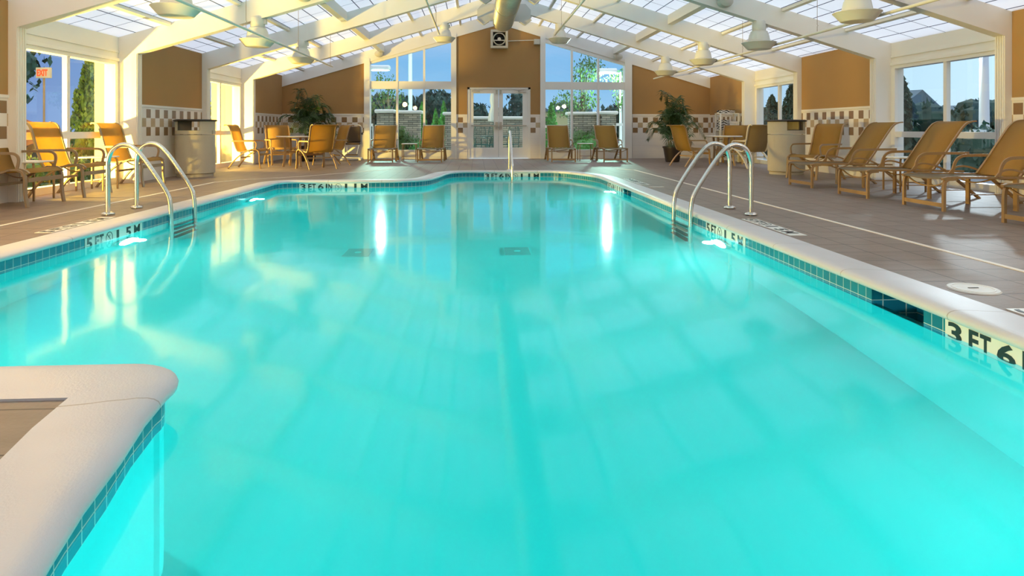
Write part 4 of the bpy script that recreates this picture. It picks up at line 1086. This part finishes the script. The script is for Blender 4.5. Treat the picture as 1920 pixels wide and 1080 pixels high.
palm('dark-leaved potted palm behind the left round table', (-4.72, 18.2, 0), 2.15, 30, 5, 1.0)
palm('green potted palm in a dark pot at the right far wall', (5.42, 17.3, 0), 2.15, 30, 8, 0.92)

# ------------------------------------------------------------------ outside
def flood(x, y, z, lab):
    t = thing('flood_light', lab, 'flood light', (x, y, GZ), 0, 'ground flood lights outside the left windows')
    MB().tube([(0, 0, 0), (0, 0, z-0.12-GZ)], r=0.02).build('stake', 'black_plastic', t)
    MB().box((-0.11, -0.11, z-0.13-GZ), (0.02, 0.11, z-0.10-GZ)).build('housing', 'black_plastic', t, bevel=0.01)
    MB().box((-0.11, -0.10, z-0.10-GZ), (-0.09, 0.10, z+0.06-GZ)).build('visor', 'black_plastic', t)
for f, lab in zip(FLOODS, ('flood light on the ground outside the nearest left window', 'flood light on the ground outside the left window with the chairs', 'flood light on the ground outside the far left window')):
    flood(f[0], f[1], f[2], lab)

tag(MB().box((WL-45, -25, GZ-0.05), (WL-0.16, 90, GZ)).build('lawn', 'grass', smooth=False), 'dim grass outside the left windows', 'grass', kind='stuff')
struct(MB().box((WL-0.16, YF+0.25, GZ-0.05), (WR+0.16, 27, GZ+0.02)).build('patio_floor', 'cap_stone', smooth=False))
tag(MB().box((WR+0.16, -25, GZ-0.05), (WR+2.2, 27, GZ+0.01)).build('gravel_bed', 'gravel', smooth=False), 'gravel bed outside the right windows', 'gravel', kind='stuff')
tag(MB().box((WR+2.2, -25, GZ-0.05), (140, 120, GZ)).build('parking_lot', 'asphalt', smooth=False), 'dark parking lot beyond the right windows', 'ground', kind='stuff')
tag(MB().box((WL-0.16, 27, GZ-0.05), (WR+2.2, 150, GZ-0.01)).build('lawn', 'grass', smooth=False), 'grass beyond the patio wall', 'grass', kind='stuff')

# leafy things: many small leaves in one crown per plant
def crown(mb, n, shape, size, rr, tri=False):
    for _ in range(n):
        p = shape(rr); a = rr.uniform(0, 2*PI); b_ = rr.uniform(-1.2, 1.2); s = size*rr.uniform(0.6, 1.3)
        u = Vector((math.cos(a), math.sin(a), 0)); v_ = Vector((-math.sin(a)*math.sin(b_), math.cos(a)*math.sin(b_), math.cos(b_)))
        p = Vector(p)
        mb.add([p-u*s*0.5, p-v_*s*0.9, p+u*s*0.5, p+v_*s*0.9], [(0, 1, 2, 3)])
def cone_tree(name, label, x, y, h, r, mat, seed, n=900, leaf=0.05, group=None, cat='shrub'):
    rr = random.Random(seed); t = thing(name, label, cat, (x, y, GZ), 0, group)
    MB().tube([(0, 0, 0), (0, 0, h*0.8)], r=[r*0.12, r*0.04]).build('trunk', 'bark', t)
    def sh(q):
        z = h*(0.04+0.96*q.random()**1.25); f = (1-z/h)**0.75; f = min(f, 0.35+z/h*3)
        a = q.uniform(0, 2*PI); rad = r*f*(0.72+0.35*q.random()+0.12*math.sin(5*a+z*9))
        return (rad*math.cos(a), rad*math.sin(a), z)
    mb = MB(); crown(mb, n, sh, leaf, rr)
    prof = [(0.0, h*0.95)] + [(r*0.70*(1-k/8)**0.75 if k > 0 else r*0.55, h*(0.05+0.9*k/8)) for k in range(7, -1, -1)]
    mb.lathe(prof, n=14); mb.build('foliage', mat, t, smooth=False)
    return t
def blob_tree(name, label, x, y, h, r, mat, seed, n=1200, leaf=0.12, z0=0.35, group=None, density=0.0, cat='tree'):
    rr = random.Random(seed); t = thing(name, label, cat, (x, y, GZ), 0, group)
    cl = [(rr.uniform(-0.5, 0.5)*r, rr.uniform(-0.5, 0.5)*r, h*(z0+(1-z0)*rr.uniform(0.15, 0.85)), r*rr.uniform(0.35, 0.62)) for _ in range(9)]
    mb = MB(); mb.tube([(0, 0, 0), (0.02*h, 0, h*0.45), (0, 0, h*0.8)], r=[h*0.018, h*0.012, h*0.004], n=6)
    for c in cl: mb.tube([(0.01*h, 0, h*z0*0.9), (c[0]*0.5, c[1]*0.5, (h*z0+c[2])/2), c[:3]], r=[h*0.007, h*0.005, h*0.002], n=5)
    mb.build('trunk', 'bark', t)
    def sh(q):
        c = cl[q.randrange(len(cl))]; v = Vector((q.gauss(0, 1), q.gauss(0, 1), q.gauss(0, 1))).normalized()*c[3]*(q.random()**0.4)
        return (c[0]+v.x, c[1]+v.y, c[2]+v.z*0.9)
    mb = MB(); crown(mb, n, sh, leaf, rr)
    if density:
        for c in cl: mb.lathe([(0, -c[3]*density), (c[3]*density*0.75, -c[3]*density*0.6), (c[3]*density, 0), (c[3]*density*0.7, c[3]*density*0.65), (0, c[3]*density*0.9)], c[:3], n=9)
    mb.build('foliage', mat, t, smooth=False)
    return t

# stone walls of the patio
def pier(label, x0, x1, y, h, step=None):
    t = thing('stone_wall', label, 'wall', ((x0+x1)/2, y, GZ), 0, 'dry-stacked stone patio walls')
    hw = (x1-x0)/2
    MB().box((-hw, -0.25, 0), (hw, 0.25, h-GZ)).build('stonework', 'ledge_stone', t)
    MB().box((-hw-0.09, -0.34, h-GZ), (hw+0.09, 0.34, h-GZ+0.115)).build('cap', 'cap_stone', t, bevel=0.045)
    if step:
        a, b_ = step
        MB().box((a-(x0+x1)/2, -0.55, 0), (b_-(x0+x1)/2, -0.2, h-GZ-0.004)).build('pillar', 'ledge_stone', t)
        MB().box((a-0.07-(x0+x1)/2, -0.65, h-GZ+0.01), (b_+0.07-(x0+x1)/2, -0.1, h-GZ+0.14)).build('pillar_cap', 'cap_stone', t, bevel=0.05)
    return t
pier('stone wall with pale cap behind the left far window', -3.50, -2.02, 23.3, 1.46, (-3.52, -2.95))
pier('stone wall end with pale cap at the right edge of the left far window', -1.12, -0.62, 23.3, 1.40)
pier('long stone wall with pale cap seen through the glass doors', -0.60, 1.9, 23.9, 1.26)
pier('stone wall with pale cap behind the right far window', 3.42, 5.05, 23.4, 1.42, (4.55, 5.08))
def railing(label, x0, x1, y, h):
    t = thing('picket_railing', label, 'railing', ((x0+x1)/2, y, GZ), 0, 'white picket railings on the patio')
    hw = (x1-x0)/2; H_ = h-GZ
    MB().box((-hw, -0.05, H_-0.10), (hw, 0.05, H_)).build('top_rail', 'rail_white', t)
    MB().box((-hw, -0.03, 0.12), (hw, 0.03, 0.18)).build('bottom_rail', 'rail_white', t)
    n = max(2, int((x1-x0)/0.13))
    for k in range(n+1):
        x = -hw+2*hw*k/n; MB().box((x-0.018, -0.018, 0.0), (x+0.018, 0.018, H_-0.09)).build('picket', 'rail_white', t)
railing('white picket railing at the left edge of the left far window', -5.0, -3.72, 23.2, 1.10)
railing('white picket railing between the two stone walls at left', -1.95, -1.18, 23.5, 1.05)
railing('white picket railing left of the right stone wall', 2.0, 3.35, 23.5, 1.05)
railing('white picket railing at the right edge of the right far window', 5.15, 7.2, 23.2, 1.12)

AV = [(-2.10, 25.0, 2.0, 0.34), (-1.62, 25.6, 1.75, 0.30), (-1.28, 25.2, 2.05, 0.33), (3.02, 25.4, 2.05, 0.42)]
for k, (x, y, h, r) in enumerate(AV):
    lab = ['bright green conifer left of the pair outside the left far window', 'small bright green conifer, middle of three at the left far window', 'bright green conifer nearest the gable wall at the left far window', 'bright green conifer outside the right far window beside the doors'][k]
    cone_tree('arborvitae', lab, x, y, h, r, 'leaf_bright', 20+k, 900, 0.07, 'bright green conifers behind the patio', 'tree')
blob_tree('round_shrub', 'round leafy shrub before the left stone wall', -2.30, 21.95, 1.0, 0.62, 'leaf_mid', 31, 2200, 0.045, 0.1, density=0.6, cat='shrub')
blob_tree('round_shrub', 'leafy shrub before the right stone wall', 4.1, 22.4, 0.85, 0.75, 'leaf_mid', 32, 2200, 0.045, 0.1, density=0.7, cat='shrub')
blob_tree('low_shrub', 'low bright green shrub below the left stone wall', -1.95, 21.6, 0.42, 0.6, 'leaf_bright', 33, 1500, 0.04, 0.1, density=0.7, cat='shrub')
blob_tree('low_shrub', 'low bright green shrub below the right stone wall', 3.9, 21.5, 0.42, 0.9, 'leaf_bright', 34, 1800, 0.04, 0.1, density=0.7, cat='shrub')
blob_tree('young_tree', 'airy leafy tree above the right stone wall', 4.45, 27.0, 4.6, 1.25, 'leaf_mid', 41, 1300, 0.075, 0.3)
blob_tree('young_tree', 'thin leafy tree at the right edge of the right far window', 6.15, 26.5, 4.0, 0.9, 'leaf_mid', 42, 800, 0.07, 0.3)
blob_tree('young_tree', 'thin leafy tree by the street lamp at left', -4.0, 29.0, 3.9, 1.1, 'leaf_mid', 43, 500, 0.08, 0.35)
# distant tree line
far_t = []
k = 0
for (x, y, h, r) in [(-12.5, 58, 4.6, 3.4), (-9.0, 61, 4.2, 3.2), (-5.8, 60, 3.9, 2.8), (-3.0, 57, 3.9, 2.6), (-0.4, 62, 3.2, 2.4), (2.6, 64, 2.8, 2.4), (5.4, 66, 4.6, 2.6), (9.0, 62, 2.9, 2.6), (12.4, 60, 2.7, 2.8), (15.6, 58, 2.6, 2.8)]:
    blob_tree('distant_tree', 'dark tree in the far tree line behind the patio', x, y, h, r, 'leaf_far', 60+k, 2600, 0.30, 0.02, 'distant dark tree line', 0.72); k += 1
# lamp posts
def post(label, x, y, h, head, arm=(0, -1), r=0.06, base=0.3, scale=1.0):
    t = thing('lamp_post', label, 'lamp post', (x, y, GZ), 0, 'white lamp posts outside')
    MB().tube([(0, 0, 0), (0, 0, h)], r=[r*1.1, r*0.8], n=14).build('pole', 'post_white', t)
    MB().box((-base/2, -base/2, 0), (base/2, base/2, base*1.2)).build('base', 'post_white', t)
    ax, ay = arm
    MB().tube([(0, 0, h-0.05), (ax, ay, h)], r=0.035).build('arm', 'post_white', t)
    MB().box((ax-0.42*scale, ay-0.2*scale, h-0.06), (ax+0.42*scale, ay+0.2*scale, h+0.14)).build('head', 'post_white', t, bevel=0.06)
    MB().box((ax-0.30*scale, ay-0.13*scale, h-0.075), (ax+0.30*scale, ay+0.13*scale, h-0.062)).build('lens', 'lamp_lens_cool', t)
post('tall white lamp post seen through the left far window', -3.08, 30.0, 7.5, 0, (0.3, -1.0), 0.10)
post('lamp post with a wide glowing head at the left far window', -5.1, 25.5, 3.33, 0, (1.3, -0.2), 0.06)
post('lamp post at the right edge of the right far window', 6.02, 26.2, 3.33, 0, (-0.62, -0.1), 0.06)
post('white lamp post outside the right side window', 14.35, 17.2, 3.45, 0, (-0.1, 0.5), 0.13, 0.42)

# patio furniture
def patio_chair(label, loc, rz):
    t = thing('patio_chair', label, 'chair', loc, rz, 'dark metal patio chairs')
    MB().box((-0.22, -0.22, 0.42), (0.22, 0.22, 0.445)).build('seat', 'patio_metal', t)
    for a in (-1, 1):
        MB().tube([(a*0.21, -0.2, 0), (a*0.21, -0.2, 0.66), (a*0.24, 0.0, 0.68), (a*0.22, 0.22, 0.64)], r=0.014, n=8).build('armrest', 'patio_metal', t)
        MB().tube(smoothpath([(a*0.21, 0.22, 0), (a*0.21, 0.2, 0.42), (a*0.21, 0.28, 0.95), (a*0.12, 0.30, 1.10), (0, 0.30, 1.12)], 2), r=0.014, n=8).build('back_frame', 'patio_metal', t)
    mb = MB()
    for k in range(5): mb.tube([((k-2)*0.07, 0.22, 0.45), ((k-2)*0.07, 0.29, 1.08)], r=0.009, n=6)
    mb.tube([(-0.2, 0.26, 0.78), (0.2, 0.26, 0.78)], r=0.008, n=6)
    mb.build('back_bars', 'patio_metal', t)
    return t
p0 = patio_chair('dark metal patio chair behind the left glass door, facing the doors', (0.16, 22.2, GZ), 0.1)
dup(p0, (0.46, 21.3, GZ), PI+0.5, 'dark metal patio chair close behind the left glass door')
dup(p0, (1.18, 21.9, GZ), -0.5, 'dark metal patio chair behind the right glass door')
t = thing('patio_table', 'dark metal patio table behind the glass doors', 'table', (0.62, 22.0, GZ), 0)
MB().lathe([(0, 0.70), (0.48, 0.70), (0.50, 0.715), (0.48, 0.73), (0, 0.73)], n=30).build('tabletop', 'patio_metal', t)
for k in range(4):
    a = k*PI/2+0.7
    MB().tube([(0.12*math.cos(a), 0.12*math.sin(a), 0.70), (0.34*math.cos(a), 0.34*math.sin(a), 0)], r=0.016).build('leg', 'patio_metal', t)
t = thing('patio_umbrella', 'closed pale patio umbrella behind the left glass door', 'umbrella', (0.60, 22.0, GZ), 0)
MB().tube([(0, 0, 0), (0, 0, 2.55)], r=0.02).build('pole', 'patio_metal', t)
mb = MB(); prof = [(0.03, 1.20), (0.15, 1.24), (0.13, 1.5), (0.07, 1.75), (0.10, 1.95), (0.07, 2.3), (0.02, 2.5)]
vs_ = []; n = 24
for i in range(n):
    a = 2*PI*i/n; q = 1+0.28*math.cos(6*a)
    for r, z in prof: vs_.append((r*q*math.cos(a), r*q*math.sin(a), z))
k = len(prof); mb.add(vs_, [(i*k+j, ((i+1) % n)*k+j, ((i+1) % n)*k+j+1, i*k+j+1) for i in range(n) for j in range(k-1)]); mb.build('canopy', 'canvas', t)

# far yellow building beyond the patio wall
t = thing('distant_building', 'small pale yellow building in the distance behind the doors', 'building', (6.6, 50, GZ), 0)
MB().box((-2.2, -1, 0), (2.2, 3, 2.3)).build('wall', 'yellow_wall', t); MB().box((-2.4, -1.2, 2.3), (2.4, 3.2, 2.5)).build('roof', 'house_roof', t)
MB().box((-1.5, -1.02, 1.2), (-0.8, -0.99, 1.9)).build('window', 'car_glass', t)

# right side: conifers, hedge, houses
k = 0
for (x, y, h, r, lab) in [(9.45, 13.72, 2.3, 0.55, 'tall dark conifer at the left edge of the near right side window'), (10.2, 21.4, 2.1, 0.75, 'dark conifer at the left of the far right side window'), (10.4, 20.4, 2.5, 0.7, 'dark conifer in the middle of the far right side window'),
                     (10.6, 19.3, 2.75, 0.6, 'narrow dark conifer right of the mullion of the far right side window'), (10.4, 18.2, 2.3, 0.8, 'dark conifer at the right edge of the far right side window')]:
    cone_tree('dark_conifer', lab, x, y, h, r, 'leaf_dark', 80+k, 1700, 0.09, 'dark conifers outside the right windows', 'tree'); k += 1
k = 0
for (x, y) in [(10.4, 12.2), (10.9, 11.0), (11.6, 12.8), (12.2, 14.2), (11.4, 13.6), (12.6, 15.4), (12.4, 18.8)]:
    blob_tree('hedge_shrub', 'dark shrub in the low hedge outside the near right window', x, y, 0.72, 1.0, 'leaf_dark', 100+k, 900, 0.09, 0.05, 'low hedge outside the near right window', 0.75, cat='shrub'); k += 1
def house(label, loc, w_, d_, h_, rh, rz):
    t = thing('distant_house', label, 'house', loc, rz, 'grey houses far beyond the right window')
    MB().box((-w_/2, -d_/2, 0), (w_/2, d_/2, h_)).build('wall', 'house_wall', t)
    MB().prism([(-w_/2-0.5, h_-0.2), (w_/2+0.5, h_-0.2), (0, h_+rh)], 'y', -d_/2-0.5, d_/2+0.5).build('roof', 'house_roof', t)
    for q in (-1, 1): MB().box((q*w_*0.25-0.5, -d_/2-0.05, h_*0.35), (q*w_*0.25+0.5, -d_/2+0.05, h_*0.75)).build('window', 'car_glass', t)
house('grey house with a gabled roof beside the tall dark conifer', (46, 70, GZ), 9, 8, 3.2, 2.0, 0.5)
house('low grey house behind the window mullion at right', (58, 68, GZ), 11, 8, 2.4, 1.3, 0.5)
house('low grey house near the right lamp post', (74, 78, GZ), 10, 8, 2.0, 1.6, 0.6)
k = 0
for (x, y, h) in [(38, 52, 2.6), (42, 54, 2.2), (47, 56, 2.9), (50, 58, 3.2), (54, 60, 2.6), (58, 60, 2.9), (50, 52, 2.0), (60, 66, 2.6), (44, 60, 2.4)]:
    blob_tree('distant_tree', 'dark green tree among the far houses at right', x, y, h, 3.2, 'leaf_dark', 130+k, 500, 0.35, 0.02, 'distant trees among the houses', 0.85); k += 1
t = thing('garden_bench', 'white bench outside the near right window', 'bench', (11.2, 13.3, GZ), 0.6)
MB().box((-0.5, -0.2, 0.42), (0.5, 0.2, 0.47)).build('seat', 'rail_white', t); MB().box((-0.5, 0.18, 0.55), (0.5, 0.21, 0.95)).build('backrest', 'rail_white', t)
for a in (-1, 1): MB().box((a*0.45-0.03, -0.2, 0), (a*0.45+0.03, 0.2, 0.42)).build('leg', 'rail_white', t)

# left side: lit conifers, buttresses, car
cone_tree('lit_conifer', 'yellow-lit conifer outside the left window with the chairs', -8.02, 13.7, 2.55, 0.52, 'leaf_mid', 200, 2600, 0.06, 'conifers outside the left windows', 'tree')
cone_tree('lit_conifer', 'narrow yellow-lit conifer outside the far left window', -7.3, 17.4, 2.6, 0.42, 'leaf_mid', 201, 1800, 0.06, 'conifers outside the left windows', 'tree')
cone_tree('lit_conifer', 'dim conifer seen at the left of the far left window', -9.2, 19.5, 2.3, 0.7, 'leaf_mid', 202, 1200, 0.07, 'conifers outside the left windows', 'tree')
for (x, y, lab) in [(-6.50, 11.95, 'sunny yellow stucco buttress outside the left window with the chairs'), (-6.48, 17.0, 'bright yellow stucco buttress outside the far left window')]:
    t = thing('buttress', lab.replace('sunny ', ''), 'wall', (x, y, GZ), 0, 'stucco buttresses along the left side')
    MB().box((-0.42, 0, 0), (0.40, 0.35, 2.25)).build('wall', 'outer_stucco', t); MB().box((-0.48, -0.05, 2.25), (0.42, 0.40, 2.33)).build('cap', 'cap_stone', t)
for k, (x, y) in enumerate([(-7.4, 10.2), (-7.9, 11.2), (-7.2, 15.9), (-7.6, 12.2)]):
    blob_tree('low_hedge', 'low clipped shrub on the grass outside the left windows', x, y, 0.36, 0.6, 'leaf_mid', 210+k, 1200, 0.04, 0.05, 'low shrubs outside the left windows', 0.7, cat='shrub')
for k, (x, y, h) in enumerate([(-13, 14.5, 4.4), (-15.5, 21, 3.6), (-18, 24, 4.0), (-13.5, 26, 3.4)]):
    blob_tree('dusk_tree', ['dim spreading tree at the left of the near left window', 'dim tree beyond the parked car', 'dim tree far behind the parked car', 'dim tree behind the lit conifer at left'][k], x, y, h, 1.9, 'leaf_far', 220+k, 1400, 0.16, 0.35, 'dim trees beyond the left windows', 0.6)
t = thing('parked_car', 'pale and maroon parked car outside the near left window', 'car', (-11.5, 14.6, GZ), 0.9)
prof = smoothpath([(-2.1, 0, 0.30), (-2.15, 0, 0.75), (-1.3, 0, 0.88), (-0.6, 0, 1.32), (0.8, 0, 1.35), (1.6, 0, 0.95), (2.1, 0, 0.85), (2.15, 0, 0.30)], 2)
MB().prism([(p.x, p.z) for p in prof], 'y', -0.85, 0.85).build('body', 'car_red', t, bevel=0.06)
MB().prism([(-1.1, 0.92), (-0.55, 1.27), (0.75, 1.30), (1.35, 0.95)], 'y', -0.865, 0.865).build('window', 'car_paint', t)
for a in (-1.3, 1.3):
    for s in (-1, 1): MB().lathe([(0, -0.1), (0.30, -0.1), (0.32, -0.06), (0.32, 0.06), (0.30, 0.1), (0, 0.1)], (a, s*0.82, 0.32), axis='y').build('wheel', 'rubber', t)
# added sign on a post, standing in for an EXIT reflection in the glass
t = thing('exit_reflection', 'added red exit sign outside the near left window, standing in for a reflection', 'sign', (-9.08, 13.9, 0), -0.15)
MB().box((-0.16, -0.02, 1.98), (0.16, 0.03, 2.20)).build('box', 'fan_grey', t)
mb = MB(); put_text(mb, 'EXIT', -0.13, 0.11, 0, 0.14, 0.006); mb.xf(Matrix.Translation((0, -0.022, 2.02)) @ Matrix.Rotation(PI/2, 4, 'X')).build('lettering', 'exit_red', t, smooth=False)
MB().tube([(0.0, 0.01, GZ), (0.0, 0.01, 1.98)], r=0.02).build('pole', 'taupe_metal', t)
